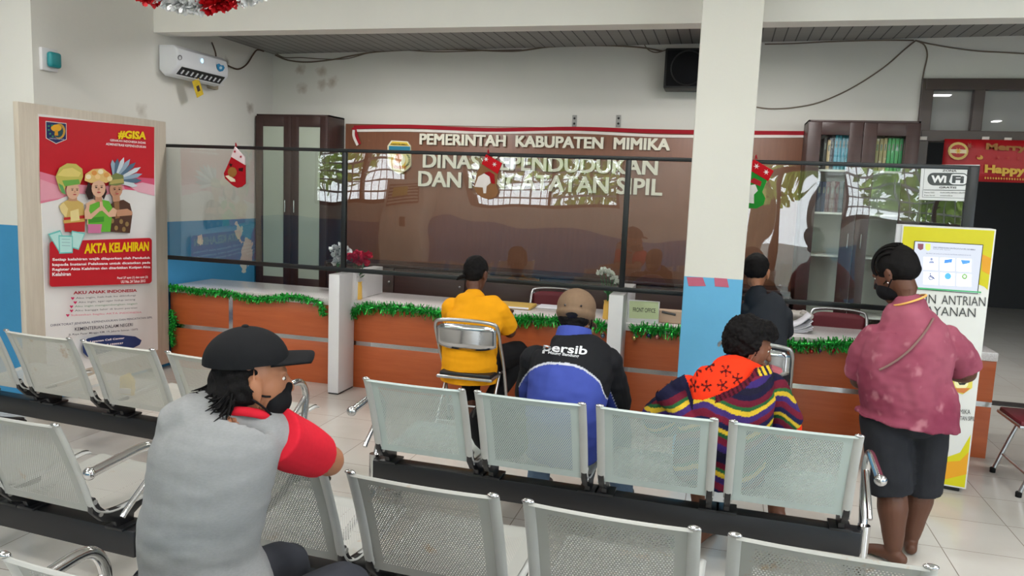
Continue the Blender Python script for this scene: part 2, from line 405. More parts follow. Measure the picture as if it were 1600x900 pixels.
for lo, hi in (((a, c), (a+.07, d)), ((b-.07, c), (b, d)), ((a, d-.07), (b, d)), ((a, 2.1), (b, 2.16)), (((a+b)/2-.03, 0), ((a+b)/2+.03, 2.1))):
    box(bm, (lo[0], YR-.12, lo[1]), (hi[0], YR-.02, hi[1]))
dr = struct('door_1', bm, M_winframe); bm = NB(); box(bm, (a, YR-.09, c), (b, YR-.085, d)); struct('door_pane', bm, M_pane, dr)
# boxes drawn around the fill lights added over hall and counter
Mdiff = emis('fill diffuser', (1, .98, .94), 3.0)
for i, (x, y) in enumerate(HALL_FILLS):
    t = thing('ceiling_emitter', 'white box fill light added under the hall ceiling, out of view', 'lamp', (x, y, ZC-.08), 0, 'added hall fill lights')
    bm = NB(); box(bm, (x-.58, y-.28, ZC-.07), (x+.58, y+.28, ZC), .01); obj('housing', bm, M_whiteplastic, t)
    bm = NB(); box(bm, (x-.55, y-.25, ZC-.08), (x+.55, y+.25, ZC-.07)); obj('diffuser', bm, Mdiff, t)
for i, (x, y) in enumerate(OFFICE_FILLS):
    t = thing('ceiling_emitter', 'white fill light added out of view behind the beam', 'lamp', (x, y, 3.0), 0, 'added office fill lights')
    bm = NB(); box(bm, (x-.58, y-.10, 2.998), (x+.58, y+.10, zceil(x)+.005), .004); obj('housing', bm, M_whiteplastic, t)
    bm = NB(); box(bm, (x-.55, y-.085, 2.992), (x+.55, y+.085, 2.998)); obj('diffuser', bm, Mdiff, t)
# inner room behind the transom and the dark doorway
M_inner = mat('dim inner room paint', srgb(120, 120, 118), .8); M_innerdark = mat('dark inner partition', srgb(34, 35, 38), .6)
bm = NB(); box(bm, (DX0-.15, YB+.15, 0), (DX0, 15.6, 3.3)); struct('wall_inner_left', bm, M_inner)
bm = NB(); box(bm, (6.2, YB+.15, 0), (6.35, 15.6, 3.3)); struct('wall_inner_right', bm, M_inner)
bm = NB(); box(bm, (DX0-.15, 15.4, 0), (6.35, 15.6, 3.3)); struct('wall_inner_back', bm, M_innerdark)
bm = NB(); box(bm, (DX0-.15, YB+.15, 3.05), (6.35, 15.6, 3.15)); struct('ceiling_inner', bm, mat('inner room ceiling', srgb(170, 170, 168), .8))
bm = NB(); box(bm, (DX0, YB-.02, 0), (4.6, YB+.12, .012)); struct('trim_1', bm, mat('dark stone threshold', srgb(52, 46, 44), .4))
# transom frame over the doorway with two grey panes; the doorway below it stands open
zb = ony(1500, 213, YB).z; xm = ony(1530, 130, YB).x
bm = NB(); t = .085
for lo, hi in (((DX0-.03, 0), (DX0+t-.02, DZ1+.02)), ((DX0, DZ1-.075), (4.6, DZ1+.02)), ((DX0, zb-.05), (4.6, zb+.045)), ((xm-.04, zb), (xm+.045, DZ1)), ((3.15, 0), (3.25, DZ1)), ((4.5, 0), (4.6, DZ1))):
    box(bm, (lo[0], YB-(.05 if hi[0]-lo[0] > 1 else .046), lo[1]), (hi[0], YB+(.10 if hi[0]-lo[0] > 1 else .096), hi[1]), .004)
d2 = struct('door_2', bm, M_darkframe)
M_transom, n, l, p = base_mat('hazy grey transom glass'); v = objco(n, l); _t = n.new('ShaderNodeBsdfTransparent'); _t.inputs[0].default_value = (.8, .8, .8, 1); _m = n.new('ShaderNodeMixShader'); _m.inputs[0].default_value = .42
l.new(mixc(n, l, noise_node(n, l, v, 2, 3), srgb(172, 172, 170), srgb(186, 186, 183)), p.inputs['Base Color']); p.inputs['Roughness'].default_value = .25
l.new(_t.outputs[0], _m.inputs[1]); l.new(p.outputs[0], _m.inputs[2]); l.new(_m.outputs[0], n['Material Output'].inputs[0])
bm = NB(); box(bm, (DX0+.05, YB+.02, zb), (4.5, YB+.03, DZ1-.06)); struct('transom_pane', bm, M_transom, d2)
Mspot = emis('inner lamp glow', (1, .98, .93), 9)
for (px, py, w, h) in ((1463, 147, .30, .05), (1557, 188, .09, .09)):
    q = CAM0+ray(px, py)*((3.03-CAMH)/ray(px, py).z)
    t = thing('ceiling_emitter', 'slim bright tube lamp seen through the first transom pane' if w > .2 else 'small round downlight seen through the second transom pane', 'lamp', (q.x, q.y, 3.0))
    bm = NB(); box(bm, (q.x-w/2-.02, q.y-h-.02, 3.02), (q.x+w/2+.02, q.y+h+.02, 3.05), .004); obj('housing', bm, M_whiteplastic, t)
    bm = NB(); box(bm, (q.x-w/2, q.y-h, 3.008), (q.x+w/2, q.y+h, 3.021), .003); obj('diffuser', bm, Mspot, t)
# trees outside the windows, seen in the glass
Mleaf = mat('sunlit leaves', srgb(178, 202, 96), .5, var=.4, scale=3); Mtrunk = mat('tree bark', srgb(110, 90, 70), .9)
for i, (x, y, h, r) in enumerate([(-10.4, -6.5, 4.0, 1.75), (-6.6, -7.2, 4.2, 1.75), (-2.9, -6.2, 3.6, 1.7), (.8, -8.2, 4.2, 1.75), (4.2, -6.2, 3.4, 1.55), (7.8, -8, 4.2, 1.75)]):
    t = thing('tree', 'leafy green tree in the yard beyond the hall windows', 'tree', (x, y, -.12), 0, 'yard trees')
    bm = NB(); tube(bm, [(x, y, -.15), (x+.1, y, h*.4), (x-.05, y+.1, h*.7)], [.16, .12, .06], 8); obj('trunk', bm, Mtrunk, t)
    bm = NB(); rg = random.Random(i)
    for k in range(800):
        d = Vector((rg.gauss(0, 1), rg.gauss(0, 1), rg.gauss(0, 1))).normalized()*(r*(.55+.45*rg.random()))
        c = Vector((x, y, h*.72))+Vector((d.x, d.y, d.z*.85)); a = Vector((rg.gauss(0, 1), rg.gauss(0, 1), rg.gauss(0, 1))).normalized(); b = a.orthogonal().normalized(); s = .16
        quad(bm, [c-a*s, c+b*s*.5, c+a*s, c-b*s*.5])
    obj('foliage', bm, Mleaf, t, False)
# ------------------------------------------------------------------ sign board on the back wall
M_board = wood_mat('brown laminate board', srgb(118, 76, 56), srgb(128, 84, 62), 3, (14, 1, 1), .38)
FY = YB-.05                                             # front of the board
t = thing('sign_board', 'wide brown sign board lettered in cream behind the glass screen', 'sign board', (-1.6, YB-.02, .9))
tl = ony(540, 193, FY); tr = ony(1258, 206, FY)
bm = NB(); box(bm, (tl.x, FY, .75), (1.0, YB, (tl.z+tr.z)/2), .004); obj('panel', bm, M_board, t)
M_letter = mat('cream acrylic letters', srgb(226, 222, 204), .35, var=.1, scale=14)
def letters(s, name, TL, BL, TR, BR):
    V, F = text_mesh(s, 0, .5); a, b, c, d = (ony(*q, FY-.02) for q in (TL, BL, TR, BR))
    z0 = (b.z+d.z)/2; z1 = (a.z+c.z)/2; me = bpy.data.meshes.new(name)
    iv = sorted((min(V[i][0] for i in f), max(V[i][0] for i in f)) for f in F); cuts = []; end = iv[0][1]
    for lo, hi in iv:
        if lo-end > .011: cuts.append((lo+end)/2)
        end = max(end, hi)
    for w in range(len(cuts)+1):       # one mesh per word
        lo = cuts[w-1] if w else -1; hi = cuts[w] if w < len(cuts) else 2
        Fw = [f for f in F if lo < V[f[0]][0] < hi]; ids = sorted({i for f in Fw for i in f}); mp = {i: k for k, i in enumerate(ids)}
        me = bpy.data.meshes.new(name); VV, FF = [], []
        for dx, dz, dy in ((-.0062, -.004, 0), (.0062, -.004, .0004), (-.0062, .004, .0008), (.0062, .004, .0012)):      # heavy strokes
            b0 = len(VV); VV += [(a.x+(c.x-a.x)*V[i][0]+dx, FY-.012-dy-.024*(V[i][2]), z0+(z1-z0)*V[i][1]+dz) for i in ids]; FF += [tuple(b0+mp[i] for i in f) for f in Fw]
        me.from_pydata(VV, [], FF); me.update()
        meshobj(name, me, M_letter, t, smooth=False)
letters('PEMERINTAH  KABUPATEN  MIMIKA', 'lettering', (656.7, 210.5), (656.7, 227), (1046.7, 215.7), (1046.7, 233))
letters('DINAS KEPENDUDUKAN', 'lettering', (662, 240), (662, 263), (1028, 248), (1028, 271.5))
letters('DAN PENCATATAN SIPIL', 'lettering', (654.9, 267.6), (654.9, 291.3), (1035, 280), (1035, 304.5))
M_print = colmat('printed ink', .45, .04, 60)
# the regency emblem: shield with a yellow cap, a blue band and a pale field
n0 = (0, -1, 0); E0 = FY-.02
def ep(px, py): return ony(px, py, E0)
bm = NB(); ol = [(612, 219.5), (637, 221), (642, 228), (642.5, 259), (636, 266), (624, 272.5), (612, 265), (606, 257), (606, 228)]
prism(bm, [(ep(*q).x, ep(*q).z) for q in ol], E0-.012, FY, 'y', .002); obj('emblem', bm, mat('emblem cream rim', srgb(232, 224, 190), .5), t)
E0 -= .0125; pr = Print(n0)
pr.poly([ep(*q) for q in ((613, 221), (636, 222.5), (640, 228), (608.5, 227))], srgb(224, 190, 60))
pr.poly([ep(*q) for q in ((607.5, 228), (641, 229), (641, 238.5), (607.5, 237))], srgb(30, 120, 150))
def eln(c, rx, ry, n=20, f=ep): return [f(c[0]+rx*math.cos(2*PI*i/n), c[1]+ry*math.sin(2*PI*i/n)) for i in range(n)]
pr.poly([ep(*q) for q in ((607.5, 238), (641, 239.5), (641, 258), (635, 264.5), (624, 270.5), (613, 264), (607.5, 256))], srgb(226, 214, 150))
pr.poly(eln((622, 253), 12, 12.5), srgb(222, 178, 70)); pr.poly(eln((624, 250), 9.5, 10), srgb(238, 232, 205)); pr.poly(eln((623, 247), 5, 8), srgb(214, 140, 96))
for i in range(9): a = -.9+i*.26; pr.poly([ep(632+8*math.cos(a)+dx, 250+10*math.sin(a)+dy) for dx, dy in ((-1.6, -.7), (1.8, -.4), (1.4, .9), (-1.6, .6))], srgb(60, 84, 46))
pr.poly([ep(*q) for q in ((613, 258), (636, 259.5), (633, 264), (617, 263))], srgb(196, 120, 50))
pr.text('KABUPATEN MIMIKA', ep(612, 226.3), ep(637, 227.3), ep(612, 224), (.01, .01, .01))
pr.build('emblem_print', M_print, t)
# red and white ribbon along its top, end hanging down at the left
M_red = mat('red ribbon cloth', srgb(158, 30, 42), .7); M_rw = mat('white ribbon cloth', srgb(226, 218, 212), .7)
t = thing('ribbon', 'long red and white ribbon pinned along the top edge of the brown board', 'ribbon', (-1.6, FY, 2.35))
def strip(pts, w, y): 
    bm = NB(); P = smoothpath(pts, 5); q = []
    for i, p in enumerate(P):
        d = (P[min(i+1, len(P)-1)]-P[max(i-1, 0)]).normalized(); s = Vector((-d.z, 0, d.x)); q.append((p+s*w/2, p-s*w/2))
    for i in range(len(q)-1):
        a = [q[i][0], q[i+1][0], q[i+1][1], q[i][1]]; quad(bm, [Vector((c.x, y, c.z)) for c in a]); quad(bm, [Vector((c.x, y-.003, c.z)) for c in a])
    return bm
Rp = [ony(*q, FY-.006) for q in ((553, 199), (640, 197.5), (760, 203), (900, 201), (1050, 206), (1258, 208))]
obj('red_half', strip(Rp, .036, FY-.006), M_red, t); obj('white_half', strip([q+Vector((0, 0, -.034-.008*math.sin(i*2.1))) for i, q in enumerate(Rp)], .026, FY-.005), M_rw, t)
obj('hanging_end', strip([ony(*q, FY-.012) for q in ((553, 199), (556, 212), (561, 226))], .05, FY-.012), M_red, t)
obj('hanging_end_white', strip([ony(*q, FY-.014) for q in ((553, 203), (553, 213), (559, 227))], .028, FY-.016), M_rw, t)
# two small steel brackets on the wall above the board
M_bracket = mat('grey galvanised bracket', srgb(150, 150, 146), .5, .3)
for px, nm in ((898, 'left hand'), (967, 'right hand')):
    a = ony(px, 180, YB); t = thing('bracket', nm+' small grey screwed bracket on the wall above the board', 'bracket', (a.x, YB, a.z-.05))
    z0, z1 = ony(px, 199, YB).z, a.z
    bm = NB(); box(bm, (a.x-.022, YB-.008, z0), (a.x+.022, YB, z1), .003); obj('plate', bm, M_bracket, t)
    for z in (z0+.035, z0+.085):
        bm = NB(); ell(bm, (a.x, YB-.008, z), (.011, .008, .011)); obj('screw', bm, M_black, t)
# ------------------------------------------------------------------ cabinets
M_shelf = mat('pale cabinet interior', srgb(232, 234, 228), .6, var=.04)
M_doorglass = glass_mat('cabinet door glass', 0, (.97, .98, .97), 1, 0, .3)
M_frost = mat('frosted pale glass', srgb(172, 180, 166), .18, var=.05, scale=3)
def cabinet(label, name, x0, x1, yf, zt, frosted, shelves):
    t = thing(name, label, 'cabinet', ((x0+x1)/2, (yf+YB)/2, 0)); b = .018
    yb = YB-.052 if not frosted else YB-.005
    bm = NB(); box(bm, (x0, yf, 0), (x0+b, yb, zt), .002); box(bm, (x1-b, yf, 0), (x1, yb, zt), .002); box(bm, (x0, yf, zt-b), (x1, yb, zt), .002); box(bm, (x0, yf, 0), (x1, yb, .08), .002)
    obj('carcass', bm, M_espresso, t)
    bm = NB(); box(bm, (x0+b, yb-.01, .08), (x1-b, yb-.002, zt-b)); obj('back_panel', bm, M_shelf, t)
    for z in shelves:
        bm = NB(); box(bm, (x0+b, yf+.03, z-.018), (x1-b, yb-.01, z), .002); obj('shelf', bm, M_shelf, t)
    xm = (x0+x1)/2; fw = .085 if frosted else .105
    for s, (a, c) in ((0, (x0+.002, xm-.002)), (1, (xm+.002, x1-.002))):
        bm = NB(); y0, y1 = yf-.022, yf-.001; z0, z1 = .09, zt-.02
        ft = .105
        for lo, hi in (((a, z0), (a+fw, z1)), ((c-fw, z0), (c, z1)), ((a+fw, z1-ft), (c-fw, z1)), ((a+fw, z0), (c-fw, z0+.62 if frosted else z0+.5))): box(bm, (lo[0], y0, lo[1]), (hi[0], y1, hi[1]), .002)
        d = obj('door', bm, M_espresso, t)
        bm = NB(); box(bm, (a+fw-.005, y0+.008, z0+.4), (c-fw+.005, y0+.012, z1-ft+.005)); obj('door_pane', bm, M_frost if frosted else M_doorglass, d)
        hx = c-.05 if s == 0 else a+.05; hz = zh
        bm = NB(); tube(bm, [(hx, y0, hz-.06), (hx, y0-.028, hz-.06), (hx, y0-.028, hz+.06), (hx, y0, hz+.06)], .006, 8); obj('handle', bm, M_chrome, d)
    return t
Yc = .955*YB
a = ony(401, 178, Yc); b = ony(514, 178, Yc); zh = ony(452, 322, Yc).z
cabinet('tall dark brown cabinet with frosted glass doors in the left corner', 'cabinet', a.x, b.x, Yc, a.z, True, [ony(430, q, Yc+.2).z for q in (296, 353)])
Yk = 7.13
a = ony(1264, 187, Yk); b = ony(1440, 187, Yk); zh = ony(1331, 376, Yk).z
SHZ = [ony(1310, q, Yk+.15).z for q in (266, 332, 398)]+[.75, .45]
cabinet('tall dark brown bookcase with clear glass doors holding files', 'bookcase', a.x, b.x, Yk, a.z, False, SHZ)
BXM = (a.x+b.x)/2
# files standing in the bookcase
M_label = mat('dull spine label', srgb(120, 128, 122), .7, var=.3)
def book_row(px0, px1, shelf, cols, hpx, grp, where):
    y = Yk+.05; z = SHZ[shelf]; x = ony(px0, 250, y).x; x1 = ony(px1, 250, y).x; w = (x1-x)/len(cols)
    for i, c in enumerate(cols):
        nmz, col, hh = c; o = thing('file_binder', nmz % where, 'binder', (x+w/2, y+.1, z), 0, grp)
        bm = NB(); box(bm, (x+.002, y, z), (x+w-.002, y+.24, z+hpx*hh), .004); obj('cover', bm, mat('binder '+nmz[:12]+str(i)+where[:5], srgb(*col), .5), o)
        bm = NB(); box(bm, (x+w*.3, y-.0015, z+hpx*hh*.62), (x+w*.7, y, z+hpx*hh*.82)); obj('spine_label', bm, M_label, o)
        x += w
tea = (58, 150, 172); gr = (70, 160, 105); be = (172, 156, 120)
book_row(1285, 1331, 0, [('dark grey binder at the left end %s', (64, 62, 62), 1.0), ('worn beige file beside the dark grey one %s', (190, 170, 130), .93), ('dark spined file before the teal row %s', (52, 60, 66), 1.06),
    ('teal binder, one of a tight row %s', tea, 1.1), ('teal binder, one of a tight row %s', tea, 1.1), ('teal binder, one of a tight row %s', tea, 1.1), ('teal binder, one of a tight row %s', tea, 1.1), ('deep blue binder ending the teal row %s', (36, 92, 120), 1.1)], .27, 'teal binders on the top shelf', 'on the top shelf, left door')
book_row(1366, 1422, 0, [('pale beige file left of the green binders %s', be, 1.0), ('pale beige file left of the green binders %s', be, 1.0), ('pale beige file left of the green binders %s', be, 1.02), ('green binder, one of a tight row %s', gr, 1.02), ('green binder, one of a tight row %s', gr, 1.02), ('green binder, one of a tight row %s', gr, 1.02), ('green binder, one of a tight row %s', gr, 1.02),
    ('mauve file right of the green row %s', (110, 92, 92), .98), ('blue binder at the right end %s', (44, 100, 130), 1.0)], .27, 'green and beige binders on the top shelf', 'on the top shelf, right door')
book_row(1274, 1330, 1, [('navy binder, one of the blue ones %s', (40, 62, 92), 1.0), ('navy binder, one of the blue ones %s', (40, 62, 92), 1.0), ('navy binder, one of the blue ones %s', (40, 62, 92), 1.0), ('maroon file right of the blue ones %s', (96, 60, 62), 1.0), ('brown file in the middle %s', (112, 92, 84), 1.02), ('dark red file beside the brown one %s', (92, 44, 48), 1.02), ('slate file near the end %s', (70, 92, 98), 1.02), ('dull green file at the end %s', (60, 96, 84), 1.02)], .26, 'navy and maroon binders on the second shelf', 'on the second shelf')
# dark low credenza between board and counter
t = thing('credenza', 'long low dark brown credenza under the sign board', 'cabinet', (-1.4, 7.3, 0))
cx0, cx1 = ony(515, 300, Yc).x+.02, ony(1262, 300, Yk).x-.07
zt = .93
bm = NB(); box(bm, (cx0, 7.16, .06), (cx1, FY-.002, zt-.03)); obj('body', bm, M_espresso, t)
bm = NB(); box(bm, (cx0, 7.13, zt-.03), (cx1, FY-.002, zt), .004); obj('top', bm, M_espresso, t)
bm = NB(); box(bm, (cx0+.03, 7.20, 0), (cx1-.03, FY-.03, .06)); obj('plinth', bm, M_black, t)
for i in range(6):
    xa = cx0+(cx1-cx0)*i/6; xb = cx0+(cx1-cx0)*(i+1)/6
    bm = NB(); box(bm, (xa+.004, 7.142, .08), (xb-.004, 7.16, zt-.04), .002); d = obj('door', bm, M_espresso, t)
    bm = NB(); ell(bm, (xb-.05, 7.135, .75), (.012, .012, .012)); obj('knob', bm, M_steel, d)
# ------------------------------------------------------------------ counter
M_orange = wood_mat('orange cherry laminate', srgb(172, 84, 43), srgb(186, 96, 53), 2.2, (1.2, 1, 16), .34)
CX0, CX1, CF_, CB = -4.76, 1.86, 5.86, 6.42; CT = .745
t = thing('service_counter', 'long service counter with orange wood front and pale top', 'counter', ((CX0+CX1)/2, 6.1, 0))
zs = .38
for a, b in ((CX0, -2.985), (-2.985, -.685), (-.685, CX1)):
    for z0, z1 in ((.0, zs-.018), (zs+.018, CT-.06)):
        bm = NB(); box(bm, (a+.0015, CF_, z0), (b-.0015, CF_+.02, z1), .002); obj('front_panel', bm, M_orange, t)
bm = NB(); box(bm, (CX0, CF_+.004, zs-.018), (CX1, CF_+.018, zs+.018)); obj('chrome_strip', bm, M_chrome, t)
vx = ony(361, 500, CF_).x
bm = NB(); box(bm, (vx-.02, CF_-.003, zs+.018), (vx+.02, CF_+.002, CT-.06)); obj('chrome_strip', bm, M_chrome, t)
bm = NB(); box(bm, (CX1-.02, CF_+.02, 0), (CX1, CB, CT-.06), .002); obj('end_panel', bm, M_orange, t)
bm = NB(); box(bm, (CX0, CF_+.02, 0), (CX0+.02, CB, CT-.06), .002); obj('end_panel', bm, M_orange, t)
bm = NB(); box(bm, (CX0, CF_-.015, CT-.06), (CX1, CB+.03, CT), .004)
mt, n, l, p = base_mat('pale speckled worktop'); v = objco(n, l)
l.new(mixc(n, l, ramp(n, l, noise_node(n, l, v, 160, 2), .35, .65), srgb(196, 190, 188), srgb(222, 218, 216)), p.inputs['Base Color']); p.inputs['Roughness'].default_value = .16
obj('worktop', bm, mt, t)
# white upright partitions that cut through the counter
PT = .985
for x0, x1, yb, lab in ((-3.025, -2.93, 6.395, 'white upright partition carrying the first joint of the glass, beside the red roses'), (-.765, -.66, 6.395, 'white upright partition beside the front office sign')):
    t = thing('counter_partition', lab, 'partition', ((x0+x1)/2, 5.6, 0))
    bm = NB(); box(bm, (x0, 5.575, .012), (x1, CF_-.017, PT), .003); obj('post', bm, M_whitelam, t)
    bm = NB(); box(bm, (x0, CF_-.017, CT+.001), (x1, yb, PT), .003); obj('wing', bm, M_whitelam, t)
    bm = NB(); box(bm, (x0+.004, 5.58, 0), (x1-.004, CF_-.02, .012)); obj('foot', bm, M_black, t)
# ------------------------------------------------------------------ glass screen
GY = 5.80; M_glass = glass_mat('warped acrylic glass', .010, (.93, .95, .94), 1.5, 0, 1.25)
M_gframe = mat('dark grey aluminium frame', srgb(30, 33, 34), .35, .3, var=.2)
t = thing('glass_screen', 'black framed see-through screen standing along the counter', 'screen', (-1.5, GY, PT))
gx0, gx1 = XW+.01, ony(1526, 300, GY).x; gz0, gz1 = PT, ony(760, 240, GY).z
px = [gx0, ony(538, 330, GY).x, ony(977, 350, GY).x, gx1]
bm = NB(); box(bm, (gx0, GY-.015, gz1-.020), (gx1, GY+.015, gz1+.008), .003); obj('top_rail', bm, M_gframe, t)
bm = NB(); box(bm, (gx0, GY-.015, gz0), (gx1, GY+.015, gz0+.035), .003); obj('bottom_rail', bm, M_gframe, t)
for x in px[1:3]: 
    bm = NB(); box(bm, (x-.02, GY-.016, gz0+.03), (x+.02, GY+.016, gz1-.02), .003); obj('upright', bm, M_gframe, t)
bm = NB(); box(bm, (gx1-.07, GY-.016, CT+.0), (gx1, GY+.016, gz1), .003); obj('upright', bm, M_gframe, t)
bm = NB(); box(bm, (gx0, GY-.014, CT), (gx0+.03, GY+.014, gz1), .003); obj('upright', bm, M_gframe, t)
for i in range(3):
    bm = NB(); box(bm, (px[i]+.02, GY-.002, gz0+.03), (px[i+1]-.02, GY+.002, gz1-.025)); obj('pane', bm, M_glass, t)
# ------------------------------------------------------------------ tinsel, baubles, stockings
def tinsel(label, pts, seed, r=.045, dens=900):
    rg = random.Random(seed); P = smoothpath(pts, 10); bm = NB(); L = [0]
    for i in range(1, len(P)): L.append(L[-1]+(P[i]-P[i-1]).length)
    N = int(dens*L[-1])
    for k in range(N):
        s = rg.random()*L[-1]; i = max(1, int(np.searchsorted(L, s))); f = (s-L[i-1])/max(1e-6, L[i]-L[i-1]); c = P[i-1].lerp(P[i], f); tdir = (P[i]-P[i-1]).normalized()
        d = Vector((rg.gauss(0, 1), rg.gauss(0, 1), rg.gauss(0, 1))); d = (d-tdir*d.dot(tdir)*.7).normalized()
        ln = r*(.6+.6*rg.random()); w = d.orthogonal().normalized()*.0045; w.rotate(Matrix.Rotation(rg.random()*6, 3, d))
        e = c+d*ln+Vector((0, 0, -.2*ln)); quad(bm, [c-w, c+w, e+w*.7, e-w*.7])
    tube(bm, P, .012, 6)
    o = obj('tinsel_garland', bm, M_tinsel, None, False); return tag(o, label, 'garland')
m, n, l, p = base_mat('green metallic tinsel'); v = objco(n, l); f = noise_node(n, l, v, 60, 2)
l.new(mixc(n, l, ramp(n, l, f, .35, .65), srgb(10, 100, 28), srgb(60, 206, 84)), p.inputs['Base Color']); p.inputs['Metallic'].default_value = .6; p.inputs['Roughness'].default_value = .32; M_tinsel = m
TY = CF_-.05
tp = lambda L, y=TY: [ony(a, b, y) for a, b in L]
tinsel('green tinsel garland sagging along the left counter edge, its end hanging', tp([(264, 447), (300, 453), (350, 457), (395, 466), (430, 465), (460, 463), (490, 470), (503, 478), (505, 494)]), 1, .042)
tinsel('short bunch of green tinsel hanging down beside the poster stand', tp([(266, 484), (271, 500), (268, 520), (269, 542)]), 2, .04)
tinsel('green tinsel garland along the counter edge at the yellow shirted sitter', tp([(548, 495), (556, 482), (580, 479), (640, 482), (690, 488), (740, 493), (800, 497), (870, 500), (920, 503), (948, 512)]), 3, .060)
tinsel('green tinsel garland under the front office sign', tp([(986, 516), (1000, 511), (1030, 514), (1062, 517), (1100, 521)]), 4, .060)
tinsel('green tinsel garland on the counter between the column and the pink shirt', tp([(1170, 528), (1215, 531), (1250, 538), (1290, 537), (1340, 536)]), 5, .060)
def bauble(px, py, c, lab, r=.019):
    q = ony(px, py, CF_-.05); t = thing('bauble', lab, 'bauble', q)
    bm = NB(); ell(bm, q, (r, r, r)); obj('ball', bm, mat('bauble '+lab[:24], srgb(*c), .22, .7), t)
    bm = NB(); lathe(bm, [(.006, 0), (.007, .01), (.003, .014)], (q.x, q.y, q.z+r-.002), 10); obj('cap', bm, M_steel, t)
    bm = NB(); tube(bm, [q+Vector((0, 0, r)), q+Vector((.002, 0, r+.05))], .0012, 5); obj('thread', bm, M_steel, t)
bauble(806, 511, (196, 178, 110), 'gold bauble under the tinsel right of the yellow shirt'); bauble(925, 517, (206, 196, 130), 'pale gold bauble beside the beige cap', .022); bauble(942, 525, (96, 110, 132), 'blue grey bauble left of the front office partition')
bauble(991, 528, (200, 176, 110), 'gold bauble at the left end under the front office sign'); bauble(1014, 524, (50, 62, 96), 'dark blue bauble under the front office sign'); bauble(1027, 526, (190, 130, 120), 'rose bauble under the front office sign', .021)
bauble(1231, 545, (60, 70, 96), 'dark blue bauble right of the afro haired sitter', .015); bauble(1268, 549, (176, 60, 52), 'plain red bauble left of the candy pair', .016); bauble(1281, 548, (84, 60, 110), 'violet bauble between two red ones', .013); bauble(1301, 547, (170, 40, 50), 'red bauble close to the pink shirt', .018)
def stocking(label, cuff, foot, cc, fc, patch, loop):
    y = GY-.024
    t = thing('christmas_stocking', label, 'stocking', ony(*loop, y))
    def flat(name, pts, col, yy, th=.012, par=t, bev=.004):
        q = [ony(a, b, y) for a, b in pts]; bm = NB(); prism(bm, [(v.x, v.z) for v in q], yy-th, yy, 'y', bev); return obj(name, bm, mat(name+label[:10], srgb(*col), .85, bmp=.2, bscale=200), par)
    f = flat('foot', foot, fc, y+.006); c = flat('cuff', cuff, cc, y+.003, .016)
    for nm, pts, col in patch: flat(nm, pts, col, y-.0075 if nm != 'snowflake' else y-.0135, .004, c if nm == 'snowflake' else f, .001)
    a = ony(*loop, y); bm = NB(); tube(bm, [a, a+Vector((.004, -.003, .03)), a+Vector((.012, 0, .0))], .004, 6, 4); obj('hanging_loop', bm, M_red, t)
def star(cx, cy, r):
    out = []
    for i in range(12): a = i*PI/6; R = r if i % 2 == 0 else r*.35; out.append((cx+R*math.cos(a), cy+R*math.sin(a)))
    return out
def oval(cx, cy, rx, ry, n=16): return [(cx+rx*math.cos(2*PI*i/n), cy+ry*math.sin(2*PI*i/n)) for i in range(n)]
stocking('red stocking with white cuff and brown deer patch hung on the first pane', [(368, 229), (384, 246), (384, 258), (362, 245)], [(362, 244), (384, 257), (384, 287), (378, 292), (371, 293.5), (364, 290), (352, 279), (350, 271), (356, 258)], (226, 208, 212), (168, 22, 34),
    [('snowflake', star(368.5, 237, 2.6), (170, 40, 60)), ('snowflake', star(378, 245, 2.6), (170, 40, 60)), ('brown_patch', oval(364, 269, 7, 8), (150, 104, 54)), ('antler', [(360, 255), (364, 257), (362, 261), (359, 258)], (60, 20, 20)), ('antler', [(374, 263), (381, 262), (380, 268), (374, 267)], (60, 20, 20)), ('white_patch', [(353, 275), (358, 274), (368, 280), (369, 284), (362, 284)], (226, 214, 190))], (368, 229))
stocking('brown stocking with red snowflake cuff hung on the middle pane', [(760, 241), (785, 255), (778, 272), (753, 256)], [(753, 256), (779, 271), (776, 289), (779, 300), (775, 308), (764, 312), (752, 308), (744, 301), (741, 290), (746, 268)], (196, 26, 36), (138, 98, 66),
    [('snowflake', star(760.5, 249, 4), (240, 225, 225)), ('snowflake', star(773.5, 257, 4), (240, 225, 225)), ('red_patch', [(757, 270), (765, 268), (773, 273), (774, 287), (769, 287), (765, 276)], (160, 26, 34)), ('white_patch', [(748, 276), (757, 271), (766, 276), (767, 286), (761, 291), (760, 302), (756, 302), (755, 293), (742, 292)], (226, 218, 214))], (762, 240))
stocking('green stocking with red snowflake cuff hung on the pane right of the column', [(1178, 249), (1209, 267), (1200, 283), (1168, 264)], [(1170, 265), (1199, 281), (1191, 300), (1196, 310), (1193, 320), (1182, 326), (1170, 325), (1160, 310), (1162, 285)], (196, 26, 36), (42, 142, 52),
    [('snowflake', star(1182, 260, 5), (240, 225, 225)), ('snowflake', star(1197, 269, 5), (240, 225, 225)), ('white_patch', [(1168, 290), (1180, 288), (1184, 298), (1178, 304), (1178, 318), (1170, 317)], (226, 224, 220)), ('red_patch', [(1170, 284), (1178, 278), (1190, 284), (1188, 291), (1180, 288)], (176, 40, 48))], (1180, 249))
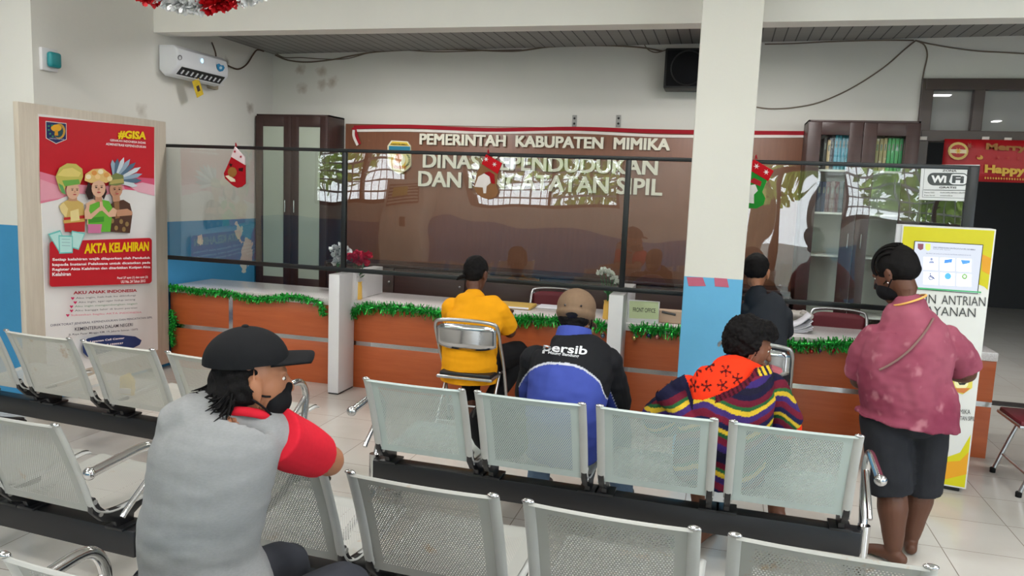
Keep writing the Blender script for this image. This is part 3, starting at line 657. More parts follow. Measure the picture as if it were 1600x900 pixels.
# ------------------------------------------------------------------ wifi notice on the right pane
y = GY-.008; wp = lambda a, b: ony(a, b, y)
t = thing('wifi_notice', 'white free wifi notice stuck on the right end of the glass', 'notice', wp(1484, 286))
c4 = [wp(1440, 257), wp(1531, 257.5), wp(1525, 315), wp(1436, 312)]
bm = NB(); prism(bm, [(q.x, q.z) for q in c4], y, y+.004, 'y'); obj('sheet', bm, M_whiteplastic, t)
pr = Print(n0); K = (.02, .02, .02); G = srgb(70, 74, 74)
def rrect(x0, y0, x1, y1, r, f, shear=0, n=6):
    out = []
    for cx, cy, a0 in ((x1-r, y0+r, -90), (x1-r, y1-r, 0), (x0+r, y1-r, 90), (x0+r, y0+r, 180)):
        for i in range(n+1): a = math.radians(a0+90*i/n); X = cx+r*math.cos(a); out.append(f(X, cy+r*math.sin(a)+shear*(X-(x0+x1)/2)))
    return out
def frame(p, pts, w, c):
    for a, b in zip(pts, pts[1:]+pts[:1]):
        a, b = Vector(a), Vector(b); m = (b-a).normalized(); u = w/2
        tl_ = wp(a.x, a.y), wp(b.x, b.y); nrm = Vector((-m.y, m.x))*u
        p.poly([wp(*(a+nrm)), wp(*(b+nrm)), wp(*(b-nrm)), wp(*(a-nrm))], c, False)
    p.k += 1
frame(pr, [(1445, 261), (1523, 262), (1518, 310), (1441, 308)], .5, K)
pr.text('ZONA', wp(1472, 268.3), wp(1494.5, 268.8), wp(1472.6, 264.8), K)
pr.poly(rrect(1449, 270.2, 1513.5, 290, 9.7, wp, .01), G); pr.poly(rrect(1482, 272, 1512, 288.3, 8, wp, .01), srgb(235, 236, 236)); pr.poly([wp(1480, 271.5), wp(1487, 271.5), wp(1481, 288.5), wp(1479, 288.5)], G)
pr.text('Wi', wp(1454, 285.5), wp(1478, 285.8), wp(1455, 274), srgb(240, 240, 240), .05); pr.text('Fi', wp(1487, 286), wp(1505.5, 286.2), wp(1488, 274.4), G, .05)
pr.text('GRATIS', wp(1467, 294.3), wp(1494, 294.6), wp(1467.4, 291.3), K); frame(pr, [(1443, 296.5), (1519, 297.5), (1518.9, 298), (1443, 297)], .4, K)
for a, b, y0, s in ((1444, 1460, 301.5, 'Nama SSID'), (1469, 1508, 302, 'DUKCAPIL MIMIKA GRATIS'), (1444, 1460, 306, 'Kata Sandi'), (1469, 1488, 306.3, 'mimika')): pr.text(s, wp(a, y0), wp(b, y0+.4), wp(a, y0-2), K, 0)
pr.build('notice_print', M_print, t)
# ------------------------------------------------------------------ things on the counter
y = 5.885; wp = lambda a, b: ony(a, b, y)
t = thing('office_sign', 'white stand-up FRONT OFFICE sign on the counter', 'sign', (wp(1006, 500).x, y, CT))
a, b, c, d = wp(982, 468), wp(1031, 470), wp(1031, 505), wp(981.5, 503); zc = CT+.0
bm = NB(); box(bm, (a.x, y, zc), (b.x, y+.012, a.z), .003); obj('board', bm, M_whiteplastic, t)
bm = NB(); box(bm, (a.x+.03, y+.01, zc), (b.x-.03, y+.09, zc+.006), .002); obj('stand', bm, M_whiteplastic, t)
pr = Print(n0); pr.poly([wp(983.5, 470), wp(1029, 472), wp(1029, 499), wp(983, 497)], srgb(206, 218, 170)); pr.text('FRONT OFFICE', wp(989, 487), wp(1024, 489), wp(989.2, 480.2), srgb(30, 34, 30), .012); pr.build('sign_print', M_print, t)
M_vase = mat('yellow vase glaze', srgb(226, 180, 84), .4); M_stem = mat('green plastic stem', srgb(44, 110, 62), .6)
def petals(bm, c, r, n, rg):
    for k in range(n):
        a = rg.random()*6.3; e = rg.uniform(-.2, 1.2); d = Vector((math.cos(a)*math.cos(e), math.sin(a)*math.cos(e), math.sin(e))); s = d.orthogonal().normalized(); s.rotate(Matrix.Rotation(rg.random()*6, 3, d)); u = d.cross(s)
        p = c+d*r*.45*rg.random(); q = [p-s*r*.35+d*r*.1, p-s*r*.5+d*r*.6+u*.1*r, p+d*r*.95-u*.1*r, p+s*r*.5+d*r*.6+u*.1*r, p+s*r*.35+d*r*.1]
        bm.faces.new([bm.verts.new(v) for v in q])
def vase(label, base, h, heads, col, hr, leafs):
    t = thing('flower_vase', label, 'vase', base); b = Vector(base); rg = random.Random(len(label))
    bm = NB(); lathe(bm, [(.028, 0), (.034, .01), (.031, h*.3), (.030, h*.7), (.027, h*.9), (.031, h), (.024, h-.005), (.022, h*.6)], b, 20); obj('vase_body', bm, M_vase, t)
    M_pet = mat('petals '+label[:14], srgb(*col), .7, var=.25, scale=40)
    for i, q in enumerate(heads):
        q = Vector(q); bm = NB(); tube(bm, [b+Vector((0, 0, h*.5)), b+Vector((0, 0, h+.03)), b.lerp(q, .6)+Vector((0, 0, .05)), q], .003, 6, 5); s = obj('stem', bm, M_stem, t)
        bm = NB(); petals(bm, q, hr, 22, rg); obj('blossom', bm, M_pet, s, False)
    bm = NB()
    for k in range(leafs):
        a = rg.random()*6.3; p = b+Vector((0, 0, h+.02+rg.random()*.08)); d = Vector((math.cos(a)*.07, math.sin(a)*.07, .03)); s = Vector((-d.y, d.x, 0)).normalized()*.016
        bm.faces.new([bm.verts.new(v) for v in (p, p+d*.5+s, p+d, p+d*.5-s)])
    obj('leaf_spray', bm, M_stem, t, False)
vb = ony(560, 464, 5.93); vb.z = CT
vase('yellow vase of red roses beside the first white partition', vb, .15, [ony(a, b, 5.93) for a, b in ((550, 404), (561, 399), (572, 401), (556, 410), (568, 411))], (216, 40, 70), .048, 8)
vb = ony(948, 496, 5.95); vb.z = CT
vase('yellow vase with a white orchid spray near the beige cap', vb, .145, [ony(a, b, 5.93) for a, b in ((937, 427), (943, 424), (950, 426), (955, 430), (960, 436), (964, 442))], (232, 232, 224), .03, 7)
t = thing('flower_bunch', 'white flower spray behind the first upright of the glass', 'flowers', (-3.0, 6.25, CT)); rg = random.Random(4)
b = Vector((ony(527, 440, 6.25).x, 6.25, CT+.001)); bm = NB(); lathe(bm, [(.03, 0), (.034, .02), (.028, .13), (.03, .14), (.02, .1)], b, 16); obj('vase_body', bm, M_whitelam, t)
for a_, b_ in ((522, 390), (532, 388), (541, 393), (528, 397), (531, 408), (527, 412)):
    q = ony(a_, b_, 6.25); bm = NB(); tube(bm, [b+Vector((0, 0, .1)), b+Vector((0, 0, .2)), q], .003, 6, 4); s = obj('stem', bm, M_stem, t); bm = NB(); petals(bm, q, .05, 18, rg); obj('blossom', bm, M_whitelam, s, False)
M_paper = mat('white paper', srgb(226, 226, 232), .8, var=.04); M_manila = mat('yellow folder card', srgb(208, 174, 96), .7)
c = onz(808, 480, CT); t = thing('folder', 'yellow card folder lying on the counter right of the yellow shirt', 'folder', (c.x, c.y, CT))
bm = NB(); box(bm, (c.x-.17, c.y-.13, CT+.002), (c.x+.14, c.y+.12, CT+.028), .006); obj('cover', bm, M_manila, t)
bm = NB(); box(bm, (c.x-.165, c.y-.136, CT+.008), (c.x+.13, c.y+.11, CT+.022), .001); obj('sheets', bm, M_paper, t)
c = onz(857, 480, CT); o = None
t = thing('paper_sheet', 'white paper sheets lying right of the yellow folder', 'paper', (c.x, c.y, CT)); bm = NB(); box(bm, (c.x-.09, c.y-.10, CT+.001), (c.x+.11, c.y+.12, CT+.006), .001); obj('sheets', bm, M_paper, t)
c = onz(1235, 516, CT); t = thing('document_pile', 'curled pile of white documents on the counter beside the column', 'papers', (c.x, c.y, CT)); rg = random.Random(9)
for k in range(7):
    bm = NB(); M = Matrix.Translation((c.x-.02+rg.uniform(-.02, .02), c.y+rg.uniform(-.02, .02), 0)) @ Matrix.Rotation(rg.uniform(-.25, .25), 4, 'Z')
    nx = 8; z0 = CT+.004+k*.007
    g = [[bm.verts.new(M @ Vector((-.15+.30*i/nx, (-.1 if j == 0 else .1), z0+.06*max(0, i/nx-.55)**2*(k+1)))) for j in range(2)] for i in range(nx+1)]
    for i in range(nx): bm.faces.new((g[i][0], g[i+1][0], g[i+1][1], g[i][1]))
    o = obj('document_sheet', bm, M_paper, t); md = o.modifiers.new('s', 'SOLIDIFY'); md.thickness = .004
c = onz(1245, 505, CT); o = None
t = thing('plastic_bag', 'crumpled pale plastic bag behind the document pile', 'bag', (c.x, c.y+.1, CT)); bm = NB(); ell(bm, (c.x, c.y+.1, CT+.045), (.13, .06, .044))
for v in bm.verts: v.co += Vector((noise.noise(v.co*25)*.02, noise.noise(v.co*25+Vector((9, 0, 0)))*.015, abs(noise.noise(v.co*25+Vector((0, 7, 0))))*.012)); v.co.z = max(v.co.z, CT+.001)
obj('film', bm, mat('pale grey plastic film', srgb(190, 184, 176), .3), t); bm = NB(); tube(bm, [(c.x+.02, c.y+.06, CT+.07), (c.x+.04, c.y+.04, CT+.1), (c.x+.08, c.y+.05, CT+.085)], .006, 6, 4); obj('handle_loop', bm, M_rw, t)
c = onz(1045, 500, CT); c.y = 6.0
t = thing('paper_bag', 'small beige paper bag on the counter right of the front office sign', 'bag', (c.x, 6.0, CT)); bm = NB(); box(bm, (c.x-.09, 5.97, CT), (c.x+.12, 6.07, CT+.10), .015, 2); obj('bag_body', bm, mat('beige paper', srgb(196, 170, 146), .8), t)
bm = NB(); tube(bm, [(c.x-.045, 5.966, CT+.088), (c.x+.06, 5.966, CT+.072)], .009, 8); obj('black_band', bm, M_black, t)
# ------------------------------------------------------------------ loudspeaker, cables
q0 = ony(1040, 75, 7.30); q1 = ony(1040, 138, 7.30)
t = thing('loudspeaker', 'black box loudspeaker mounted high on the back wall', 'loudspeaker', (q0.x+.2, 7.45, q1.z))
bm = NB(); box(bm, (q0.x, 7.30, q1.z), (q0.x+.42, YB-.02, q0.z), .012); obj('cabinet_shell', bm, M_blackplastic, t)
bm = NB(); box(bm, (q0.x+.02, 7.288, q1.z+.02), (q0.x+.40, 7.301, q0.z-.02), .006); g = obj('grille', bm, mat('black speaker cloth', srgb(22, 22, 24), .9, bmp=.4, bscale=400), t)
bm = NB(); cx, cz = q0.x+.21, (q0.z+q1.z)/2; ring = [(cx+.15*math.cos(2*PI*i/32), 7.284, cz+.15*math.sin(2*PI*i/32)) for i in range(33)]; tube(bm, ring, .006, 8, cap=False); obj('cone_ring', bm, M_blackplastic, g)
bm = NB(); box(bm, (q0.x+.12, YB-.02, q1.z+.1), (q0.x+.3, YB, q0.z-.1), .003); obj('wall_plate', bm, M_black, t)
M_cable = mat('grey brown cable', srgb(112, 98, 84), .6); M_cable2 = mat('dark brown cable', srgb(78, 58, 42), .6)
def cable(label, pts, r, m=None):
    bm = NB(); tube(bm, pts, r, 6, 6); return tag(obj('cable', bm, m or M_cable), label, 'cable')
yb = YB-.0085
cable('brown cable dipping from the air conditioner to the ceiling corner', [onx(357, 103, XW+.02), onx(372, 108, XW+.02), onx(385, 101, XW+.02), onx(395, 86, XW+.02), onx(402, 78, XW+.02), onx(412, 80, XW+.02)], .008, M_cable2)
cable('loose cable bundle running under the slat ceiling to the loudspeaker', [ony(a, b, yb) for a, b in ((430, 86), (450, 94), (480, 97), (520, 93), (550, 87), (600, 80), (700, 77), (800, 80), (860, 73), (940, 71), (1000, 74), (1035, 80))], .008)
cable('second thin cable looping just below the ceiling at the left', [ony(a, b, yb) for a, b in ((432, 84), (445, 90), (470, 90), (500, 92), (540, 92), (575, 83), (610, 77), (680, 81), (760, 79), (815, 78))], .005)
cable('short cable drooping from the loudspeaker top', [ony(a, b, yb) for a, b in ((1005, 66), (1012, 77), (1025, 82), (1041, 78))], .005)
cable('thin cable running along the wall top right of the column', [ony(a, b, yb) for a, b in ((1195, 69), (1240, 68), (1300, 65), (1370, 63), (1428, 63))], .006)
cable('cable sagging in a long arc down to the column', [ony(a, b, yb) for a, b in ((1180, 167), (1205, 170), (1240, 168), (1280, 160), (1330, 138), (1380, 106), (1415, 76), (1430, 64))], .006)
cable('cable hanging from the junction down to the transom frame', [ony(a, b, yb) for a, b in ((1430, 63), (1444, 70), (1449, 86), (1444, 110), (1441, 126))], .006)
cable('cable sloping along the wall above the transom', [ony(a, b, yb) for a, b in ((1430, 63), (1460, 70), (1520, 79), (1570, 82), (1640, 86))], .006)
# ------------------------------------------------------------------ air conditioner
t = thing('air_conditioner', 'white split air conditioner on the left wall under the beam', 'air conditioner', (XW, 6.0, 2.6))
y0, y1 = 5.80, onx(357, 92, -4.6).y; z0, z1 = 2.575, 2.835; M_acw = mat('white ac plastic', srgb(222, 224, 228), .3, var=.02)
prof = [(XW+.002, z0+.05), (XW+.002, z1), (XW+.15, z1), (XW+.19, z1-.03), (XW+.205, z1-.11), (XW+.20, z0+.09), (XW+.125, z0+.012), (XW+.06, z0)]
bm = NB(); prism(bm, prof, y0, y1, 'y', 0); 
bmesh.ops.bevel(bm, geom=[e for e in bm.edges if len(e.link_faces) == 2 and abs((e.verts[0].co-e.verts[1].co).normalized().y) < .3], offset=.02, segments=3, affect='EDGES', profile=.5)
s = obj('casing', bm, M_acw, t)
bm = NB(); prism(bm, [(XW+.198, z0+.080), (XW+.140, z0+.020), (XW+.130, z0+.03), (XW+.188, z0+.09)], y0+.06, y1-.05, 'y'); obj('outlet_slot', bm, M_black, t)
for k in range(9):
    yy = y0+.1+k*(y1-y0-.2)/8; bm = NB(); prism(bm, [(XW+.180, z0+.062), (XW+.152, z0+.033), (XW+.156, z0+.028), (XW+.184, z0+.057)], yy-.008, yy+.008, 'y'); obj('louver', bm, M_acw, t)
bm = NB(); prism(bm, [(XW+.135, z0+.012), (XW+.185, z0+.004), (XW+.186, z0+.009), (XW+.136, z0+.020)], y0+.05, y1-.05, 'y'); obj('flap', bm, M_acw, t)
xf = XW+.207; fp = lambda a, b: onx(a, b, xf)
pr = Print((1, 0, 0))
pr.poly(oval3 := [fp(281+3.6*math.cos(i*.5236), 90+4.2*math.sin(i*.5236)) for i in range(12)], srgb(110, 110, 116)); pr.poly([fp(281+2*math.cos(i*.5236), 90.5+2.8*math.sin(i*.5236)) for i in range(12)], srgb(214, 216, 220))
pr.poly([fp(*q) for q in ((338, 101), (342, 99), (345, 102), (349, 102), (351, 106), (348, 111), (343, 112), (339, 108))], srgb(40, 128, 176)); pr.poly([fp(344.5+2.4*math.cos(i*.5236), 106+2.4*math.sin(i*.5236)) for i in range(12)], srgb(190, 220, 235))
pr.build('badge_print', M_print, t)
q = fp(316, 95); bm = NB(); ell(bm, q, (.004, .018, .02)); obj('indicator_light', bm, emis('blue indicator', (.45, .75, 1), 1.6), t)
bm = NB(); box(bm, (XW, y1-.06, z0-.02), (XW+.05, y1+.06, z0+.06), .01); obj('pipe_cover', bm, mat('beige pipe wrap', srgb(168, 158, 140), .8), t)
q = onx(309, 124, XW+.17); t = thing('price_tag', 'yellow tag dangling from the air conditioner outlet', 'tag', q)
bm = NB(); box(bm, (-.003, -.05, -.075), (.003, .05, .075), .002, 1, Matrix.Translation((q.x, q.y, q.z-.075)) @ Matrix.Rotation(.45, 4, 'X')); obj('card', bm, mat('yellow card', srgb(206, 176, 40), .5, var=.3, scale=20), t)
bm = NB(); tube(bm, [q+Vector((-.01, -.03, .02)), q+Vector((0, -.035, -.01))], .002, 5); obj('string', bm, M_rw, t)
bm = NB(); box(bm, (.0031, -.02, -.03), (.005, .02, .02), 0, 1, Matrix.Translation((q.x, q.y, q.z-.075)) @ Matrix.Rotation(.45, 4, 'X')); obj('dark_mark', bm, M_darkframe, t)
cable('short dark cable rising from the air conditioner to the beam', [Vector((XW+.02, onx(337, 81, XW+.02).y, 2.83)), Vector((XW+.007, onx(337, 81, XW+.007).y, 2.90)), Vector((XW+.007, onx(331, 62, XW+.007).y, 2.99))], .007, M_cable2)
q = onx(76, 93, XW); t = thing('call_box', 'small teal and white box on the left wall above the poster', 'wall box', (XW, q.y, q.z))
bm = NB(); box(bm, (XW, q.y-.085, q.z-.085), (XW+.03, q.y+.055, q.z+.075), .006); obj('back_box', bm, M_whitelam, t)
bm = NB(); box(bm, (XW+.03, q.y-.055, q.z-.06), (XW+.075, q.y+.05, q.z+.05), .02, 3); obj('teal_cover', bm, mat('teal plastic', srgb(20, 130, 136), .35), t)
# ------------------------------------------------------------------ foil paper garland hung from the hall ceiling
def foil(label, pts, cols, seed):
    t = thing('foil_garland', label, 'garland', pts[0]); rg = random.Random(seed); P = smoothpath(pts, 14); n = len(P)
    Ms = {0: mat('red foil '+str(seed), srgb(200, 20, 30), .3, .35, var=.3, scale=60), 1: mat('white foil '+str(seed), srgb(230, 232, 232), .3, .3, var=.1, scale=60)}
    m = len(cols)
    for s, (kc) in enumerate(cols):
        i0, i1 = s*(n-1)//m, (s+1)*(n-1)//m; bm = NB()
        for i in range(i0, i1):
            for k in range(20):
                c = P[i].lerp(P[i+1], rg.random()); d = Vector((rg.gauss(0, 1), rg.gauss(0, 1), rg.gauss(0, 1))).normalized(); r = .02+.045*rg.random()*(1 if kc == 0 else 1.1); sd = d.orthogonal().normalized()*.012; e = c+d*r
                bm.faces.new([bm.verts.new(v) for v in (c-sd*.3, e-sd, e+d*.012, e+sd, c+sd*.3)])
        obj('red_foil_section' if kc == 0 else 'white_foil_section', bm, Ms[kc], t, False)
g0 = 4.2
fq = [ony(a, b, g0) for a, b in ((190, -44), (222, -12), (250, -3), (292, 6), (322, 8), (345, 3), (375, -8), (404, -12), (440, -40))]
foil('red and white foil garland swagged from the hall ceiling', fq, [0, 1, 0, 1], 3)
for i in (0, -1):
    cable('thin string holding one end of the foil garland, '+('near the wall box' if i == 0 else 'near the beam'), [fq[i], Vector((fq[i].x, fq[i].y, ZC))], .002, M_rw)

# ------------------------------------------------------------------ tower air conditioner by the rear wall, mirrored in the glass
t = thing('standing_air_conditioner', 'tall white floor air conditioner mirrored in the middle pane', 'air conditioner', (-5.35, -1.2, 0)); M_tow = mat('ivory ac plastic', srgb(222, 218, 206), .35)
bm = NB(); box(bm, (-5.75, -1.40, .04), (-5.0, -.98, 1.82), .04, 3); obj('casing', bm, M_tow, t); bm = NB(); box(bm, (-5.72, -1.38, 0), (-5.03, -1.0, .05), .01); obj('plinth', bm, M_darkframe, t)
bm = NB(); box(bm, (-5.68, -.985, 1.36), (-5.07, -.972, 1.72), .02); g = obj('outlet', bm, M_darkframe, t)
for k in range(6): bm = NB(); box(bm, (-5.67, -.972, 1.39+k*.055), (-5.08, -.955, 1.415+k*.055), .006); obj('louver', bm, M_tow, g)
bm = NB(); box(bm, (-5.42, -.98, 1.0), (-5.32, -.972, 1.18), .006); obj('control_panel', bm, M_darkframe, t)
bm = NB(); box(bm, (-5.60, -.957, 1.50), (-5.30, -.953, 1.66), .002); obj('yellow_label', bm, mat('yellow sticker', srgb(220, 200, 60), .5), g)
# ------------------------------------------------------------------ poster stand
M_ash = wood_mat('pale ash laminate', srgb(184, 172, 156), srgb(200, 190, 174), 2.5, (6, 14, 1), .5)
XP = -4.72
y0, y1 = onx(28, 165, XP).y, onx(259, 186, XP).y; zt = 2.18
t = thing('poster_stand', 'tall pale wood poster stand with birth certificate poster against the left wall', 'poster stand', (XP, (y0+y1)/2, 0))
bm = NB(); box(bm, (XP-.045, y0, .05), (XP, y1, zt), .003); obj('board', bm, M_ash, t)
bm = NB(); box(bm, (XP-.075, y0+.1, 0), (XP-.02, y0+.2, .06), .004); box(bm, (XP-.075, y1-.2, 0), (XP-.02, y1-.1, .06), .004); obj('foot', bm, M_black, t)
XQ = XP+.004; pp = lambda a, b: onx(a, b, XQ)
ya, yz = onx(60, 181, XQ).y, onx(241, 198, XQ).y; za, zz = onx(241, 548, XQ).z, (onx(60, 181, XQ).z+onx(241, 198, XQ).z)/2
bm = NB(); box(bm, (XP, ya, za), (XQ, yz, zz)); obj('poster', bm, mat('poster film', srgb(228, 226, 224), .3, var=.03), t)
pr = Print((1, 0, 0), .0005); RD = srgb(196, 36, 48)
def P4(*q): return [pp(*v) for v in q]
R0 = lambda y: Vector((XQ, ya+.002, y)); 
pr.poly(P4((60.5, 182), (241, 198.5), (241, 287), (215, 283), (190, 286), (160, 300), (120, 296), (90, 284), (62, 276)), RD)
for q, c in ((((62, 268), (90, 276), (120, 289), (120, 300), (90, 312), (63, 318)), (224, 130, 152)), (((63, 280), (85, 288), (110, 299), (95, 309), (63, 314)), (230, 160, 176)), (((190, 282), (215, 277), (241, 279), (241, 302), (215, 298), (195, 296)), (216, 90, 122)), (((200, 290), (222, 285), (241, 289), (241, 306), (215, 300)), (232, 176, 190)), (((120, 288), (160, 292), (190, 284), (195, 296), (160, 306), (120, 302)), (226, 150, 166))): pr.poly(P4(*q), srgb(*c))
# ministry shield
pr.poly(P4((70.5, 189), (103.3, 192.5), (103.5, 218), (87, 225), (71, 216)), srgb(232, 226, 214)); pr.poly(P4((71.5, 190.3), (102.4, 193.4), (102.6, 217.4), (87, 223.8), (72, 215.4)), srgb(34, 44, 96))
ov = lambda cx, cy, rx, ry, n=16: [pp(cx+rx*math.cos(2*PI*i/n), cy+ry*math.sin(2*PI*i/n)) for i in range(n)]
pr.poly(ov(92, 205, 9.5, 12), srgb(196, 150, 60)); pr.poly(ov(90, 205, 8, 10), srgb(36, 76, 84)); pr.poly(ov(87, 200, 8.5, 5.5), srgb(232, 170, 40)); pr.poly(P4((85, 203), (89, 203.3), (90, 212), (84, 211.5)), srgb(214, 150, 40))
for x, y in ((75, 197), (75, 203), (77, 209), (80, 196), (81, 213)): pr.poly(ov(x, y, 1.8, 1.4, 8), srgb(60, 150, 100))
pr.text('KEMENTERIAN DALAM NEGERI', pp(76, 217), pp(99, 219), pp(76, 215), srgb(220, 220, 220), 0)
pr.text('#GISA', pp(182.5, 217), pp(226.5, 219.3), pp(184, 203), srgb(240, 206, 30), .05)
pr.text('GERAKAN INDONESIA SADAR', pp(170.5, 220.6), pp(226.5, 225), pp(170.5, 217), srgb(245, 235, 235), .02); pr.text('ADMINISTRASI KEPENDUDUKAN', pp(164, 226.7), pp(226.5, 231.5), pp(164, 222.8), srgb(245, 235, 235), .02)
SK = srgb(222, 178, 150); SK2 = srgb(196, 146, 116)
# three children in regional costume
for k in range(9):     # feather fan of the right hand child
    a = -2.55+k*.33; cx, cy = 178, 283; L = (34, 36, 40, 42, 44, 46, 44, 42, 36)[k]; dx, dy = math.cos(a*.72+.15), math.sin(a*.72+.15)
    pr.poly(P4((cx+4*dx-2*dy, cy+4*dy+2*dx), (cx+L*.8*dx-3.4*dy, cy+L*.8*dy+3.4*dx), (cx+L*dx, cy+L*dy), (cx+L*.8*dx+3.4*dy, cy+L*.8*dy-3.4*dx), (cx+4*dx+2*dy, cy+4*dy-2*dx)), srgb(*((150, 172, 190), (86, 112, 134), (206, 216, 222))[k % 3]))
pr.poly(P4((93, 318), (104, 312), (118, 312), (128, 318), (131, 340), (128, 352), (100, 356), (98, 338)), srgb(206, 176, 104)); pr.poly(P4((90, 322), (97, 316), (104, 326), (101, 340), (93, 331)), srgb(226, 204, 140)); pr.poly(P4((97, 340), (131, 336), (130, 362), (99, 362)), srgb(186, 50, 50))
pr.poly(P4((96, 344), (130, 341), (130, 346), (97, 349)), srgb(206, 170, 90)); pr.poly(P4((107, 330), (120, 326), (122, 344), (108, 346)), srgb(232, 214, 150))
pr.poly(P4((104, 302), (117, 302), (118, 314), (104, 314)), SK2); pr.poly(ov(111, 298, 10.5, 13), SK); pr.poly(P4((84, 276), (90, 262), (102, 255), (116, 256), (126, 264), (127, 276), (122, 288), (100, 291), (96, 304), (90, 296)), srgb(196, 186, 96))
pr.poly(P4((86, 274), (96, 264), (110, 262), (124, 270), (120, 276), (100, 276)), srgb(224, 206, 120)); pr.poly(P4((94, 282), (120, 280), (122, 287), (98, 291)), srgb(110, 168, 78)); pr.poly(P4((88, 286), (95, 290), (100, 304), (93, 300)), srgb(96, 160, 96))
pr.poly(P4((166, 322), (176, 314), (190, 312), (200, 318), (204, 334), (200, 364), (168, 362)), srgb(84, 58, 48)); pr.poly(P4((175, 314), (183, 312), (184, 340), (177, 342)), srgb(150, 110, 74)); pr.poly(P4((178, 328), (196, 326), (204, 331), (203, 336), (180, 338)), SK2)
for x, y in ((172, 345), (186, 346), (195, 350), (178, 356), (190, 358)): pr.poly(ov(x, y, 3, 4, 8), srgb(150, 124, 80))
pr.poly(P4((172, 302), (183, 302), (184, 314), (173, 315)), SK2); pr.poly(ov(177.5, 296, 10, 12.5), SK2); pr.poly(P4((166, 289), (168, 275), (178, 270), (189, 274), (190, 287), (178, 290)), srgb(120, 130, 78)); pr.poly(P4((168, 281), (189, 279), (190, 285), (168, 288)), srgb(178, 166, 100))
pr.poly(P4((134, 284), (139, 290), (142, 310), (134, 312), (129, 300)), srgb(52, 38, 36)); pr.poly(P4((160, 288), (163, 300), (158, 312), (154, 306)), srgb(52, 38, 36))
pr.poly(P4((130, 318), (140, 312), (156, 312), (168, 317), (166, 350), (132, 352)), SK); pr.poly(P4((136, 320), (156, 312), (166, 314), (172, 326), (168, 362), (134, 362), (133, 340)), srgb(104, 180, 62)); pr.poly(P4((133, 350), (155, 350), (153, 364), (133, 364)), srgb(206, 120, 160)); pr.poly(P4((134, 340), (158, 338), (158, 346), (134, 348)), srgb(70, 144, 50))
pr.poly(P4((127, 330), (131, 322), (137, 334), (152, 322), (154, 327), (138, 342), (128, 342)), SK); pr.poly(P4((178, 328), (172, 324), (165, 332), (156, 321), (153, 327), (166, 339), (176, 338)), SK); pr.poly(P4((151, 314), (155, 313), (157, 328), (151, 330)), SK)
pr.poly(P4((144, 303), (154, 303), (155, 315), (144, 315)), SK2); pr.poly(ov(149, 294, 11, 14), SK); pr.poly(P4((127, 282), (128, 272), (140, 264), (156, 263), (168, 272), (170, 282), (160, 286), (150, 281), (138, 286), (132, 284)), srgb(226, 190, 120))
for x, y, c in ((133, 276, (240, 226, 190)), (142, 270, (222, 150, 80)), (152, 268, (240, 226, 190)), (161, 273, (220, 160, 90)), (147, 276, (238, 200, 140)), (166, 279, (236, 214, 160))): pr.poly(ov(x, y, 4.4, 4, 9), srgb(*c))
for cx, cy, s in ((111, 298, .9), (149, 294, 1), (177.5, 297, .88)):
    for sx in (-1, 1):
        pr.poly(ov(cx+sx*4.2*s, cy-1.5*s, 1.7*s, 1.0*s, 8), srgb(44, 30, 28), False); pr.poly(P4((cx+sx*2.2*s, cy-4.6*s), (cx+sx*6.4*s, cy-4.4*s), (cx+sx*6.4*s, cy-3.7*s), (cx+sx*2.2*s, cy-3.8*s)), srgb(70, 48, 42), False)
    pr.poly(P4((cx-.8*s, cy-.5*s), (cx+.8*s, cy-.5*s), (cx+1.3*s, cy+3*s), (cx-1.3*s, cy+3*s)), srgb(196, 140, 112), False); pr.poly(ov(cx, cy+6.3*s, 3.2*s, 1.1*s, 8), srgb(182, 70, 76), False)
pr.k += 1
pr.poly(rrect(71.5, 374, 232, 445, 5, pp, -.035), srgb(190, 32, 44))
for q in (((69, 365), (88, 359), (99, 384), (95, 390), (86, 393)), ((106, 360), (127, 364), (117, 390), (103, 386)), ((85, 367), (107.5, 368), (107.5, 395), (86, 396))):
    pr.poly(P4(*q), srgb(110, 196, 190)); m = Vector((sum(a for a, b in q)/len(q), sum(b for a, b in q)/len(q))); pr.poly([pp(*(m+(Vector(a)-m)*.86)) for a in q], srgb(186, 228, 222))
for y in (373, 378, 383): pr.poly(P4((90, y), (103, y+.3), (103, y+.9), (90, y+.6)), srgb(110, 150, 160), False)
pr.k += 1
pr.text('AKTA KELAHIRAN', pp(125, 396), pp(226.5, 391.5), pp(125.5, 380), srgb(240, 200, 24), .045)
wt = srgb(250, 236, 236)
for s, l, r in (('Setiap kelahiran wajib dilaporkan oleh Penduduk', (75, 408.5), (229, 405)), ('kepada Instansi Pelaksana untuk dicatatkan pada', (75, 416.5), (229, 412.6)), ('Register Akta Kelahiran dan diterbitkan Kutipan Akta', (75, 424), (229, 419.5)), ('Kelahiran', (75, 431), (104, 430.2))): pr.text(s, pp(*l), pp(*r), pp(l[0], l[1]-5.6), wt, .03)
for s, l, r in (('Pasal 27 ayat (1) dan ayat (2)', (177, 436.5), (225, 434.6)), ('UU No. 24 Tahun 2013', (183, 442), (221, 440.5))): pr.text(s, pp(*l), pp(*r), pp(l[0], l[1]-4.4), wt, .02)
pr.text('AKU ANAK INDONESIA', pp(108, 459.5), pp(208, 455.5), pp(108, 454.5), srgb(160, 24, 44), .04)
